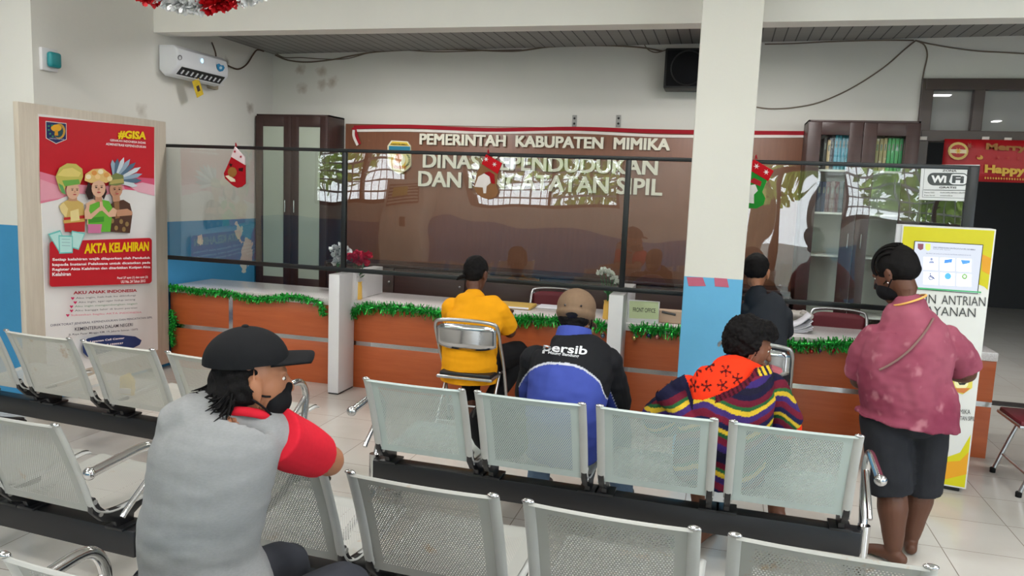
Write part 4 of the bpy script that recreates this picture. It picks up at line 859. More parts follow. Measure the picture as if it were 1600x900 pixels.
for i, (s, x0, x1, y, c) in enumerate((('Aku ingin, hak-hak ku dilindungi', 112, 206, 466, (70, 66, 72)), ('Aku ingin, agar-agar hidup tenang', 116, 205, 472.5, (70, 66, 72)), ('Aku ingin mengembangkan negeri', 110, 208, 479, (70, 130, 80)), ('Aku bangga lahir di bumi pertiwi', 110, 208, 485.5, (70, 66, 72)), ('Sukseskan bagiku AKTA INDONESIA', 104, 215, 492.5, (214, 70, 110)))):
    pr.text(s, pp(x0, y+1.5), pp(x1, y-3.2), pp(x0, y-2.2), srgb(*c), .0); h = x0-5; pr.poly(P4((h-3, y-1.5), (h-1.5, y-2.6), (h, y-1.6), (h+1.5, y-2.6), (h+3, y-1.5), (h, y+2.2)), srgb(200, 30, 90))
pr.text('DIREKTORAT JENDERAL KEPENDUDUKAN DAN PENCATATAN SIPIL', pp(72, 510.5), pp(232, 497.5), pp(72, 506), srgb(52, 56, 84), .01); pr.text('KEMENTERIAN DALAM NEGERI', pp(110, 516.3), pp(201, 508.8), pp(110, 511), srgb(40, 40, 56), .015)
pr.text('Jl. Raya Pasar Minggu KM. 19, Jakarta Selatan 12072', pp(100, 524.5), pp(209, 515.8), pp(100, 520.8), srgb(60, 60, 70), .01)
pr.poly(P4((122, 536), (130, 528), (150, 523.5), (180, 522.5), (205, 525), (215, 531), (212, 538), (200, 544), (165, 548), (130, 557), (123, 550)), srgb(30, 56, 104))
pr.text('Layanan Call Center', pp(134, 535.5), pp(188, 529.5), pp(134, 531.5), wt, .02); pr.text('Halo Dukcapil 1500537', pp(126, 543), pp(186, 537.5), pp(126, 539.5), wt, .02)
pr.build('poster_print', colmat('poster ink', .3, .04, 12), t)
# ------------------------------------------------------------------ queue kiosk
KA = ony(1410, 353, 5.14); KB = ony(1557, 357, 5.055)
ang = math.atan2(KB.y-KA.y, KB.x-KA.x); kw = math.hypot(KB.x-KA.x, KB.y-KA.y)
base = Vector((KA.x, KA.y, 0)); t = thing('queue_kiosk', 'yellow and white queue ticket kiosk with lit touch screen', 'kiosk', base, ang)
KM = ROOTM[t.name]; kn = KM.to_3x3() @ Vector((0, -1, 0)); ko = KM @ Vector((0, 0, 0)); KH = 1.595
def kbox(name, lo, hi, m, par=None, bev=.004): bm = NB(); box(bm, lo, hi, bev, 2, KM); return obj(name, bm, m, par or t)
M_kside = mat('light grey kiosk steel', srgb(196, 198, 200), .4, var=.04)
kbox('body', (-.03, .012, .03), (kw+.0, .24, KH), M_kside); kbox('front_panel', (0, 0, .03), (kw, .012, KH), mat('white kiosk panel', srgb(218, 219, 214), .35, var=.03)); kbox('plinth', (.03, .03, 0), (kw-.03, .22, .03), M_black)
def kp(px, py, off=0): return onp(px, py, ko+kn*off, kn)
kink0 = colmat('kiosk band ink', .35, .03, 12); pr = Print(kn, .0008); YE = srgb(208, 200, 18); OR = srgb(226, 160, 30)
e = .008; L = lambda u, z: KM @ Vector((u, 0, z))
zA = kp(1557, 395, 0).z
pr.poly([L(e, KH-e), L(kw-e, KH-e), L(kw-e, kp(1551, 454).z), kp(1538, 448), kp(1520, 441), kp(1490, 434), L(e, kp(1412, 440).z)], YE)
pr.poly([kp(1534, 397), L(kw-e, kp(1553, 404).z), L(kw-e, kp(1553, 430).z), kp(1534, 423)], OR); pr.poly([L(e, kp(1410, 392).z), kp(1432, 388), kp(1432, 410), L(e, kp(1410, 418).z)], OR)
pr.build('colour_band', kink0, t); pr = Print(kn, .0008, 1)
pr.poly([L(kw-e, kp(1545, 683).z), kp(1500, 707), kp(1480, 714), kp(1440, 722), L(e, kp(1410, 720).z), L(e, .04), L(kw-e, .04)], YE); pr.poly([L(kw-e, kp(1540, 710).z), kp(1500, 720), kp(1470, 722), kp(1440, 722), kp(1420, 726), kp(1420, 752), kp(1450, 752), kp(1480, 748), kp(1510, 741), L(kw-e, kp(1535, 735).z)], OR)
DK = srgb(60, 62, 62); kink = colmat('kiosk ink', .35, .03, 12)
pr.build('colour_band', kink, t); pr = Print(kn, .0008, 6)
pr.text('ANTRIAN', kp(1471, 475), kp(1539.5, 478.5), kp(1471.5, 461), DK, -.004); pr.text('MESIN', kp(1415, 472), kp(1462, 474.5), kp(1415.5, 458), DK, -.004); pr.text('PELAYANAN', kp(1420, 490.5), kp(1524, 495.5), kp(1420.5, 477), DK, -.004)
pr.build('lettering', kink, t); pr = Print(kn, .0008, 6)
pr.poly([kp(*q) for q in ((1488, 580), (1520, 582), (1519, 606), (1504, 616), (1488, 610))], srgb(226, 212, 90)); pr.poly([kp(*q) for q in ((1488, 580), (1520, 582), (1520, 588), (1488, 586))], srgb(30, 130, 130))
pr.poly([kp(1502+11*math.cos(i*.4), 598+10*math.sin(i*.4)) for i in range(16)], srgb(240, 236, 180)); pr.poly([kp(*q) for q in ((1495, 594), (1499, 598), (1506, 598), (1512, 592), (1513, 595), (1507, 601), (1499, 601))], srgb(30, 30, 26)); pr.poly([kp(*q) for q in ((1492, 606), (1516, 606), (1506, 614), (1496, 612))], srgb(200, 120, 60)); pr.poly([kp(*q) for q in ((1499, 586), (1506, 586), (1505, 594), (1500, 594))], srgb(214, 140, 100))
pr.build('emblem', kink, t); pr = Print(kn, .0008, 6)
pr.text('KABUPATEN MIMIKA', kp(1450, 644), kp(1516, 647), kp(1450.3, 637), DK, .0); pr.text('KEPENDUDUKAN DAN PENCATATAN SIPIL', kp(1420, 652.5), kp(1523, 657.5), kp(1420.3, 646), DK, .0)
pr.build('lettering', kink, t)
S0 = [kp(1430, 376.5), kp(1535, 384), kp(1533, 458), kp(1429, 451)]; inv = KM.inverted(); u0 = (inv @ S0[0]).x; u1 = (inv @ S0[1]).x; z1 = (S0[0].z+S0[1].z)/2; z0 = (S0[2].z+S0[3].z)/2
kbox('screen_bezel', (u0-.004, -.0062, z0-.004), (u1+.004, .002, z1+.004), M_blackplastic, None, .001)
bm = NB(); box(bm, (u0, -.0075, z0), (u1, -.006, z1), 0, 1, KM); sc = obj('screen', bm, emis('lit screen', (.80, .86, .98), .80), t)
pr = Print(kn, .0004); s_ = lambda a, b: onp(a, b, ko+kn*.0077, kn); BL = srgb(60, 120, 200)
pr.poly([s_(*q) for q in ((1434, 380.5), (1443, 381), (1442.5, 389), (1438, 391), (1434, 388))], srgb(110, 60, 70)); pr.poly([s_(*q) for q in ((1446, 380.5), (1454, 381), (1453.8, 390), (1450, 392), (1446, 389.5))], srgb(180, 190, 90))
pr.text('DINAS KEPENDUDUKAN DAN PENCATATAN SIPIL KAB. MIMIKA', s_(1458, 387.5), s_(1524, 391.5), s_(1458, 385.2), srgb(60, 66, 90), .01); pr.text('Silakan pilih layanan', s_(1458, 390), s_(1485, 391.8), s_(1458, 388), srgb(90, 96, 120), 0); pr.text('SELAMAT DATANG DI LAYANAN ANTRIAN KEPENDUDUKAN', s_(1447, 396.6), s_(1517, 399.8), s_(1447, 395), srgb(90, 96, 120), 0)
for r, (ya_, yb_) in enumerate(((401, 421), (424.5, 444))):
    for c in range(3):
        x = 1443+c*26; dy = c*1.4; pr.poly([s_(*q) for q in ((x, ya_+dy), (x+23, ya_+1.2+dy), (x+22.6, yb_+1.2+dy), (x-.4, yb_+dy))], srgb(236, 240, 250), False)
        pr.text(('KTP', 'KARTU', 'PINDAH', 'DISABILITAS', 'AKTA', 'LAIN')[r*3+c], s_(x+3, yb_-2.5+dy), s_(x+20, yb_-1.6+dy), s_(x+3, yb_-4.2+dy), srgb(110, 116, 140), 0)
pr.k += 1
ci = lambda cx, cy, r, n=14: [s_(cx+r*math.cos(2*PI*i/n), cy+r*math.sin(2*PI*i/n)) for i in range(n)]
pr.poly(ci(1455.5, 405, 2.2), srgb(120, 130, 160)); pr.poly([s_(*q) for q in ((1451, 411), (1452.5, 408), (1458.5, 408), (1460, 411))], srgb(120, 130, 160)); pr.poly([s_(*q) for q in ((1476, 406), (1488, 404.5), (1487, 410), (1475, 411.5))], BL); pr.poly([s_(*q) for q in ((1501, 406), (1516, 407), (1515, 411), (1504, 413))], srgb(70, 130, 190))
pr.poly(ci(1454.5, 434, 3.6), srgb(60, 70, 110)); pr.poly(ci(1454.5, 434, 2.4), srgb(236, 240, 250)); pr.poly(ci(1453.6, 427.5, 1.1), srgb(60, 70, 110)); pr.poly([s_(*q) for q in ((1453, 429), (1454.4, 429), (1455, 432.5), (1459, 433), (1460.5, 436), (1459, 436.4), (1457.6, 434), (1453.6, 433.6))], srgb(60, 70, 110)); pr.poly(ci(1481, 431.5, 5), srgb(70, 150, 214)); pr.poly(ci(1507, 432, 4.2), srgb(110, 150, 90)); pr.poly(ci(1507, 432, 2), srgb(226, 236, 226))
pr.poly([s_(*q) for q in ((1430, 448.5), (1533, 455.5), (1533, 457.8), (1430, 451))], srgb(60, 140, 90))
pr.build('screen_print', colmat('screen graphics', .3, .02, 10, emit=.72), sc)
# ------------------------------------------------------------------ red festive banner hung from the transom bar
BYY = YB-.10; wp = lambda a, b: ony(a, b, BYY)
t = thing('festive_banner', 'red banner with gold Merry and Happy lettering hung over the dark doorway', 'banner', wp(1540, 250))
A, B, C_, D_ = wp(1476, 217), wp(1471, 249.5), wp(1820, 228), wp(1815, 293)
bm = NB(); nx = 24; zt_ = wp(1476, 217).z; zl = wp(1540, 284).z; x0 = wp(1474, 235).x; x1 = x0+1.75
g = [[bm.verts.new((x0+(x1-x0)*i/nx, BYY+.012*math.sin(i*1.3)*(j/4), zt_-(zt_-zl)*j/4)) for j in range(5)] for i in range(nx+1)]
for i in range(nx):
    for j in range(4): bm.faces.new((g[i][j], g[i+1][j], g[i+1][j+1], g[i][j+1]))
o = obj('cloth', bm, mat('red banner cloth', srgb(168, 14, 24), .5, var=.1), t); md = o.modifiers.new('s', 'SOLIDIFY'); md.thickness = .004
BYY -= .022; GO = srgb(214, 170, 60)
for s_t, bl, br, tl, c_ in (('Merry', (1540, 237), (1604, 239.5), (1541, 223.5), srgb(150, 96, 30)), ('Christmas', (1612, 240), (1716, 244), (1613, 226), srgb(190, 130, 44)), ('Happy', (1538, 273.5), (1602, 277), (1539, 257), GO), ('New', (1612, 277), (1655, 279), (1613, 260), GO), ('Year', (1664, 279), (1714, 281), (1665, 262), GO)):
    pr = Print(n0, .0008); pr.text(s_t, wp(*bl), wp(*br), wp(*tl), c_, .05); pr.build('greeting_lettering', M_print, t)
pr = Print(n0, .0008)
for i in range(3): pr.poly([wp(*q) for q in star(1560+i*15.5, 246+i*.8, 4)], srgb(176, 50, 40))
pr.build('printed_stars', M_print, t); pr = Print(n0, .0008)
pr.poly([wp(*q) for q in star(1515, 228, 6)], srgb(150, 60, 36)); pr.poly([wp(*q) for q in oval(1531, 246, 5, 3.5)], srgb(200, 150, 60)); pr.poly([wp(*q) for q in oval(1529, 244, 3, 2)], srgb(168, 20, 28))
pr.poly([wp(*q) for q in oval(1497, 236, 16, 14)], srgb(206, 176, 96)); pr.poly([wp(*q) for q in oval(1497, 236, 12, 10)], srgb(168, 30, 30)); pr.poly([wp(*q) for q in ((1484, 233), (1510, 234), (1510, 240), (1484, 239))], srgb(226, 210, 170)); pr.poly([wp(*q) for q in star(1497, 236, 6)], srgb(214, 170, 60))
pr.build('printed_ornament', M_print, t); pr = Print(n0, .0008)
for i in range(40): x = 1538+i*4.2; pr.poly([wp(*q) for q in ((x, 278+i*.17), (x+1.5, 275.8+i*.17), (x+3, 278.2+i*.17), (x+1.5, 280+i*.17))], srgb(200, 150, 60), False)
pr.build('printed_border', M_print, t)
BYY = YB-.10
for i, (a, b, s) in enumerate(((1443, 216, 'beside the bookcase'), (1540, 216.5, 'above the M of the red banner'), (1575, 218, 'above the second half of the red banner'))):
    q = ony(a, b, YB-.06); tg = thing('tape_piece', 'small white tape piece on the transom bar '+s, 'tape', q); bm = NB(); box(bm, (q.x-.028, YB-.062, q.z-.016), (q.x+.028, YB-.055, q.z+.016), .002); obj('strip', bm, M_rw, tg)
for i, (q, s) in enumerate((((( 1073, 433), (1098, 433.5), (1103, 447), (1076, 447)), 'left one of the two'), (((1116, 434), (1136, 435.5), (1139, 449), (1117, 447.5)), 'right one of the two'))):
    pts = [ony(a, b, 4.999) for a, b in q]; bm = NB(); prism(bm, [(v.x, v.z) for v in pts], 4.997, 5.0, 'y'); o = obj('paper_strip', bm, mat('pink paper', srgb(186, 100, 122), .8), None, False); tag(o, 'pink paper strip on the column, '+s+' along the blue edge', 'paper strip')
# ------------------------------------------------------------------ waiting benches
def perf_mat(name, c, rust=0):
    m, n, l, p = base_mat(name); tc = n.new('ShaderNodeTexCoord'); sep = n.new('ShaderNodeSeparateXYZ'); l.new(tc.outputs['UV'], sep.inputs[0])
    u, v = sep.outputs['X'], sep.outputs['Y']; pit = .0095
    row = math_node(n, l, 'FLOOR', math_node(n, l, 'DIVIDE', v, pit*.866)); sh = math_node(n, l, 'MULTIPLY', math_node(n, l, 'MODULO', row, 2), .5)
    fu = math_node(n, l, 'SUBTRACT', math_node(n, l, 'FRACT', math_node(n, l, 'ADD', math_node(n, l, 'DIVIDE', u, pit), sh)), .5); fv = math_node(n, l, 'MULTIPLY', math_node(n, l, 'SUBTRACT', math_node(n, l, 'FRACT', math_node(n, l, 'DIVIDE', v, pit*.866)), .5), .866)
    d = math_node(n, l, 'SQRT', math_node(n, l, 'ADD', math_node(n, l, 'MULTIPLY', fu, fu), math_node(n, l, 'MULTIPLY', fv, fv))); hole = math_node(n, l, 'LESS_THAN', d, .235)
    inu = math_node(n, l, 'LESS_THAN', math_node(n, l, 'ABSOLUTE', u), .185); inv_ = math_node(n, l, 'MULTIPLY', math_node(n, l, 'GREATER_THAN', v, .035), math_node(n, l, 'LESS_THAN', v, .375))
    hole = math_node(n, l, 'MULTIPLY', hole, math_node(n, l, 'MULTIPLY', inu, inv_))
    vv = tc.outputs['Object']; f = noise_node(n, l, vv, 6, 5); base = mixc(n, l, f, tuple(x*.93 for x in c), tuple(min(1, x*1.05) for x in c))
    if rust:
        oi = n.new('ShaderNodeObjectInfo'); ad = n.new('ShaderNodeVectorMath'); ad.operation = 'ADD'; l.new(vv, ad.inputs[0]); l.new(oi.outputs['Location'], ad.inputs[1])
        r = noise_node(n, l, ad.outputs[0], 8, 5, .7); base = mixc(n, l, math_node(n, l, 'MULTIPLY', ramp(n, l, r, .62, .70), .55), base, srgb(150, 116, 70))
    l.new(base, p.inputs['Base Color']); p.inputs['Roughness'].default_value = .38; p.inputs['Metallic'].default_value = .0
    t_ = n.new('ShaderNodeBsdfTransparent'); mx = n.new('ShaderNodeMixShader'); l.new(hole, mx.inputs[0]); l.new(p.outputs[0], mx.inputs[1]); l.new(t_.outputs[0], mx.inputs[2]); l.new(mx.outputs[0], n['Material Output'].inputs[0])
    return m
M_perf = {'light': perf_mat('pale green grey perforated steel', srgb(172, 184, 180)), 'worn': perf_mat('worn grey perforated steel', srgb(156, 157, 151), 1), 'white': perf_mat('off white perforated steel', srgb(184, 183, 175), .6)}
M_rail = mat('silver seat rail', srgb(184, 186, 183), .4, .35, var=.1)
BACK = [(-.150, .415), (-.162, .46), (-.185, .53), (-.225, .64), (-.268, .74), (-.292, .792), (-.302, .803), (-.312, .796)]
SEAT = [(-.118, .425), (-.07, .408), (0, .404), (.10, .408), (.22, .420), (.31, .430), (.345, .424), (.352, .408)]
def sheet(prof, w, name, m, par):
    P = [Vector((0, y, z)) for y, z in prof]; Q = smoothpath(P, 4); bm = NB(); uv = bm.loops.layers.uv.new('UVMap'); nx = 12; s = [0]
    for i in range(1, len(Q)): s.append(s[-1]+(Q[i]-Q[i-1]).length)
    g = [[bm.verts.new((-w/2+w*i/nx, q.y-.012*(1-(2*i/nx-1)**2)*(1 if prof is BACK else 0)*min(1, s[j]/.1), q.z-(.006*(1-(2*i/nx-1)**2) if prof is SEAT else 0))) for j, q in enumerate(Q)] for i in range(nx+1)]
    for i in range(nx):
        for j in range(len(Q)-1):
            f = bm.faces.new((g[i][j], g[i+1][j], g[i+1][j+1], g[i][j+1]))
            for lp, (a, b) in zip(f.loops, ((i, j), (i+1, j), (i+1, j+1), (i, j+1))): lp[uv].uv = (-w/2+w*a/nx, s[b])
    me = bpy.data.meshes.new(name); bm.to_mesh(me); bm.free(); return meshobj(name, me, m, par, True, 60)
def bench(label, centers, y, rz, finish, legm, ends=(True, True), loc=None):
    """centers: x of each seat unit in bench space"""
    W = .50; t = thing('waiting_bench', label, 'bench', (0, 0, 0)); ROOTM.pop(t.name); x0, x1 = min(centers)-W/2-.075, max(centers)+W/2+.075
    bm = NB(); box(bm, (x0, -.045, .20), (x1, .04, .31), .006); obj('beam', bm, M_black, t)
    for c in centers:
        bk = sheet(BACK, W-.03, 'backrest', M_perf[finish], t); bk.location.x = c; st_ = sheet(SEAT, W-.03, 'seat', M_perf[finish], t); st_.location.x = c
        for s in (-1, 1):
            xs = s*(W/2-.012)
            bm = NB(); pr_ = [(0.0+xs, a, b) for a, b in [(-.298, .803), (-.27, .742), (-.228, .64), (-.188, .53), (-.166, .46), (-.145, .425), (-.11, .405), (-.05, .392), (.1, .396), (.22, .408), (.31, .418), (.345, .412)]]
            tube(bm, pr_, .0185, 10, 4, ((1, 0, 0), .38)); r = obj('side_rail', bm, M_rail, bk if False else t); r.location.x = c
            bm = NB(); ell(bm, (xs, -.302, .805), (.0195, .011, .008)); k = obj('rail_cap', bm, M_chrome, r)
            bm = NB(); pl = [(-.168, .475), (-.150, .478), (-.128, .435), (-.10, .405), (.02, .392), (.09, .39), (.09, .372), (.035, .345), (.03, .312), (-.05, .312), (-.06, .345), (-.12, .37), (-.165, .42)]
            xi = xs-s*.0
            prism(bm, pl, xi-.013, xi+.013, 'x', .003); box(bm, (xi-.045, -.06, .308), (xi+.045, .05, .320), .002); b = obj('bracket', bm, M_black, t); b.location.x = c
            for (yy, zz) in ((-.155, .462), (-.13, .405)):
                bm = NB(); tube(bm, [(xi-.018, yy, zz), (xi+.018, yy, zz)], .010, 10); bo = obj('bolt', bm, M_steel, b)
    for s, on in ((-1, ends[0]), (1, ends[1])):
        xe = x0-.012 if s < 0 else x1+.012
        if on:
            bm = NB(); tube(bm, [(xe, -.25, .622), (xe, -.12, .636), (xe, .0, .646), (xe, .055, .625), (xe, .085, .57), (xe, .085, .50), (xe, .065, .41), (xe, .03, .33), (xe, .0, .26)], .0185, 12, 6); ar = obj('armrest', bm, M_chrome, t)
            bm = NB(); tube(bm, [(xe, .08, .55), (xe, .0, .49), (xe, -.09, .42), (xe, -.11, .40)], .012, 10); obj('arm_strut', bm, M_chrome, ar)
            bm = NB(); ell(bm, (xe, -.253, .622), (.025, .02, .024)); obj('arm_cap', bm, M_chrome, ar)
        bm = NB(); tube(bm, [(xe, 0, .33), (xe, 0, .10)], .026, 12); tube(bm, [(xe, -.30, .022), (xe, -.12, .075), (xe, 0, .135), (xe, .12, .075), (xe, .30, .022)], .02, 10, 4); lg = obj('leg', bm, legm, t)
        for yy in (-.30, .30): bm = NB(); lathe(bm, [(.024, 0), (.026, .012), (.018, .022)], (xe, yy, 0), 12); obj('foot_pad', bm, M_blackplastic, lg)
    t.location = loc; t.rotation_euler = (0, 0, rz); return t
bench('pale four seat steel bench nearest the counter where the jacket wearer sits', [-.83, -.277, .277, .83], 0, -.022, 'light', M_chrome, loc=(-.488, 3.525, 0))
bench('worn grey four seat bench with rust stains in front of the grey shirted sitter', [-.875, -.292, .292, .875], 0, -.04, 'worn', M_black, ends=(True, False), loc=(-.535, 2.415, 0))
bench('off white four seat bench standing below the poster stand', [-.87, -.29, .29, .87], 0, -.078, 'white', M_black, loc=(-3.34, 3.69, 0))
bench('grey two seat bench between the poster bench and the left foreground', [-.86, -.285, .285], 0, -.07, 'worn', M_black, loc=(-2.76, 2.51, 0))
bench('nearest grey bench, only its left chrome arm and one back edge in view', [-.86, -.285, .285, .86], 0, -.04, 'worn', M_black, loc=(-.47, 1.62, 0))
# ------------------------------------------------------------------ folding chairs
M_maroon = mat('maroon upholstery', srgb(96, 16, 30), .6); M_rubber = mat('black rubber', srgb(22, 22, 22), .7)
def folding_chair(label, loc, rz, panel, seat, W=.43, grp=None):
    t = thing('folding_chair', label, 'chair', (0, 0, 0), 0, grp); ROOTM.pop(t.name); w = W/2; r = .0125
    bm = NB(); fr = [(-w, .20, .01), (-w, .06, .40), (-w, -.10, .66), (-w+.005, -.17, .78), (-w+.05, -.19, .815), (0, -.20, .825), (w-.05, -.19, .815), (w-.005, -.17, .78), (w, -.10, .66), (w, .06, .40), (w, .20, .01)]
    tube(bm, fr, r, 10, 5); f = obj('back_frame', bm, M_steel, t)
    bm = NB(); wi = w-.035
    for s in (-1, 1): tube(bm, [(s*wi, -.25, .01), (s*wi, .0, .36), (s*wi, .05, .43)], r*.9, 10)
    tube(bm, [(-wi, -.18, .11), (wi, -.18, .11)], r*.7, 8); obj('rear_legs', bm, M_steel, t)
    bm = NB(); tube(bm, [(-w, .155, .13), (w, .155, .13)], r*.7, 8); obj('front_stretcher', bm, M_steel, t)
    bm = NB(); nx = 12
    g = [[bm.verts.new((-w+.012+(W-.024)*i/nx, -.175-.02*(1-(2*i/nx-1)**2)+.03*j/4*.8, .795-.045*j-(.03*(abs(2*i/nx-1)**6) if j == 0 else 0)-(-.03*(abs(2*i/nx-1)**4) if j == 4 else 0))) for j in range(5)] for i in range(nx+1)]
    for i in range(nx):
        for j in range(4): bm.faces.new((g[i][j], g[i+1][j], g[i+1][j+1], g[i][j+1]))
    o = obj('back_panel', bm, panel, t); md = o.modifiers.new('s', 'SOLIDIFY'); md.thickness = .008
    bm = NB(); box(bm, (-wi+.005, -.17, .415), (wi-.005, .22, .455 if seat is not M_steel else .437), .012); obj('seat', bm, seat, t)
    bm = NB(); tube(bm, [(-wi-.002, -.18, .42), (wi+.002, -.18, .42), (wi+.002, .22, .42), (-wi-.002, .22, .42), (-wi-.002, -.18, .42)], .011, 8); obj('seat_frame', bm, M_steel, t)
    for s in (-1, 1):
        for yy, ww in ((.20, w), (-.25, wi)): bm = NB(); lathe(bm, [(.017, 0), (.018, .03), (.013, .035)], (s*ww, yy, 0), 10); obj('rubber_foot', bm, M_rubber, t)
    t.location = loc; t.rotation_euler = (0, 0, rz); return t
M_mirror = mat('mirror polished steel', srgb(200, 202, 204), .12, 1.0, var=.05)
fc = folding_chair('steel folding chair with mirror back under the yellow shirted sitter', (-1.64, 5.10, 0), .02, M_mirror, M_black, .45)
dup(fc, (.26, 5.16, 0), -.10, 'steel folding chair half hidden behind the column and the afro haired sitter')
mc = folding_chair('maroon folding chair at the dark doorway, its seat cut by the picture edge', (2.02, 5.35, 0), PI/2+.02, M_maroon, M_maroon, .44)
dup(mc, (-1.44, 6.80, 0), PI+.1, 'maroon backed chair behind the counter right of the yellow shirt')
dup(mc, (.98, 6.78, 0), PI-.05, 'maroon backed chair behind the counter left of the pink shirt')
dup(mc, (4.2, 9.4, 0), 2.4, 'maroon chair deep inside the dark inner room')
# black bag on the front bench
t = thing('shoulder_bag', 'black bag lying on the front bench between first and second seat', 'bag', (-.98, 3.5, .41)); bm = NB(); ell(bm, (0, 0, 0), (.17, .10, .155))
for v in bm.verts: v.co += v.co.normalized()*(noise.noise(v.co*9)*.02); v.co.z = max(v.co.z, -.14)
bm.transform(Matrix.Translation((-.96, 3.50, .565))); bq = obj('bag_body', bm, mat('black nylon', srgb(20, 20, 22), .7, bmp=.3), t)
bm = NB(); tube(bm, [(-1.09, 3.45, .62), (-1.05, 3.41, .68), (-.93, 3.42, .715), (-.83, 3.45, .63)], .012, 8, 6); obj('strap', bm, M_blackplastic, t)

q = onz(154, 634, .44); t = thing('snack_packet', 'small yellow packet left on the poster bench between two seats', 'packet', (-3.345, 3.74, .41))
bm = NB(); prism(bm, [(-3.39, .412), (-3.30, .412), (-3.295, .50), (-3.33, .545), (-3.385, .52)], 3.72, 3.75, 'y', .006); obj('wrapper', bm, mat('yellow foil wrapper', srgb(226, 190, 30), .35, .1, var=.2, scale=20), t)
bm = NB(); box(bm, (-3.385, 3.716, .42), (-3.305, 3.7195, .455), .001); obj('pale_label', bm, M_rw, t)
# ------------------------------------------------------------------ people: swept forms fused into one continuous surface
def sweep(bm, path, rads, side=(1, 0, 0), seg=18, n=5, flat0=False, flat1=False):
    P = smoothpath(path, n); N = len(P); K = len(rads)
    R = []
    for i in range(N):
        f = i/(N-1)*(K-1); k = min(int(f), K-2); a = f-k; a = a*a*(3-2*a)*.5+a*.5
        r0, r1 = [(r, r) if isinstance(r, (int, float)) else r for r in (rads[k], rads[k+1])]
        R.append((r0[0]*(1-a)+r1[0]*a, r0[1]*(1-a)+r1[1]*a))
    S0 = Vector(side); rings = []
    def ring(p, t, r):
        s = (S0-t*S0.dot(t)); s = s.normalized() if s.length > .15 else t.orthogonal().normalized(); b = t.cross(s)
        rings.append([bm.verts.new(p+s*(r[0]*math.cos(2*PI*k/seg))+b*(r[1]*math.sin(2*PI*k/seg))) for k in range(seg)])
    T = [(P[min(i+1, N-1)]-P[max(i-1, 0)]).normalized() for i in range(N)]
    if not flat0:
        m = min(R[0])
        for a in (80, 55, 28): ring(P[0]-T[0]*m*math.sin(math.radians(a))*.8, T[0], tuple(x*math.cos(math.radians(a)) for x in R[0]))
    for i in range(N): ring(P[i], T[i], R[i])
    if not flat1:
        m = min(R[-1])
        for a in (28, 55, 80): ring(P[-1]+T[-1]*m*math.sin(math.radians(a))*.8, T[-1], tuple(x*math.cos(math.radians(a)) for x in R[-1]))
    for i in range(len(rings)-1):
        for k in range(seg): bm.faces.new((rings[i][k], rings[i][(k+1) % seg], rings[i+1][(k+1) % seg], rings[i+1][k]))
    bm.faces.new(rings[0][::-1]); bm.faces.new(rings[-1])
def fuse(name, bm, m, parent, voxel=.008, smooth=4, wrinkle=None, color=None, cut=None):
    bmesh.ops.recalc_face_normals(bm, faces=bm.faces[:])
    me = bpy.data.meshes.new(name); bm.to_mesh(me); bm.free(); o = bpy.data.objects.new('t', me)
    r = o.modifiers.new('r', 'REMESH'); r.mode = 'VOXEL'; r.voxel_size = voxel
    if smooth: s = o.modifiers.new('s', 'SMOOTH'); s.iterations = smooth; s.factor = .5
    m2 = evalmesh(o); bpy.data.objects.remove(o); bpy.data.meshes.remove(me); m2.name = name
    if wrinkle:
        nv = len(m2.vertices); co = np.empty(nv*3, np.float32)
        for amp, sc, st in wrinkle:
            m2.vertices.foreach_get('co', co); no = np.array([v.vector[:] for v in m2.vertex_normals], np.float32); c3 = co.reshape(-1, 3); sx_, sy_, sz_ = (k*sc for k in st)
            h = np.array([noise.noise((p[0]*sx_, p[1]*sy_, p[2]*sz_)) for p in c3.tolist()], np.float32)
            c3 += no*(h*amp)[:, None]; m2.vertices.foreach_set('co', co); m2.update()
        m2.update()
    if cut:
        b2 = bmesh.new(); b2.from_mesh(m2); bmesh.ops.delete(b2, geom=[v for v in b2.verts if cut(v.co)], context='VERTS'); b2.to_mesh(m2); b2.free()
    if color: setcol(m2, color)
    return meshobj(name, m2, m, parent, True, 180)
def basis(f, u):
    f = Vector(f).normalized(); u = Vector(u); u = (u-f*u.dot(f)).normalized(); return f, u, f.cross(u)
def head(bm, c, f, u, neck, s=1.0, nr=.056):
    """skull, jaw, nose, brow, lips, ears and neck; c = middle of the skull, f = where it looks"""
    f, u, r = basis(f, u); c = Vector(c); at = lambda x, y, z: c+(f*x+r*y+u*z)*s
    ell(bm, at(-.008, 0, .028), (.096*s, .076*s, .090*s), (f, r, u)); ell(bm, at(.02, 0, -.01), (.074*s, .068*s, .080*s), (f, r, u))
    sweep(bm, [at(.02, 0, -.03), at(.045, 0, -.075), at(.066, 0, -.102)], [(.060*s, .055*s), (.046*s, .044*s), (.024*s, .022*s)], r)
    sweep(bm, [at(.086, 0, .012), at(.098, 0, -.018), at(.106, 0, -.036)], [(.010*s, .010*s), (.013*s, .013*s), (.017*s, .013*s)], r, 12)
    ell(bm, at(.080, 0, .022), (.016*s, .048*s, .012*s), (f, r, u)); ell(bm, at(.088, 0, -.062), (.013*s, .024*s, .007*s), (f, r, u)); ell(bm, at(.086, 0, -.075), (.013*s, .021*s, .008*s), (f, r, u))
    for k in (-1, 1):
        ell(bm, at(-.004, k*.080, -.008), (.019*s, .010*s, .033*s), (f, r, u)); ell(bm, at(-.012, k*.086, .006), (.014*s, .007*s, .022*s), (f, r, u)); ell(bm, at(.0, k*.078, -.036), (.010*s, .008*s, .012*s), (f, r, u))
    nk = Vector(neck); sweep(bm, [at(-.02, 0, -.03), at(-.022, 0, -.075), nk.lerp(at(-.02, 0, -.08), .5), nk], [nr*s*.98, nr*s*.96, nr*s, nr*1.02*s], r)
    return f, u, r, at
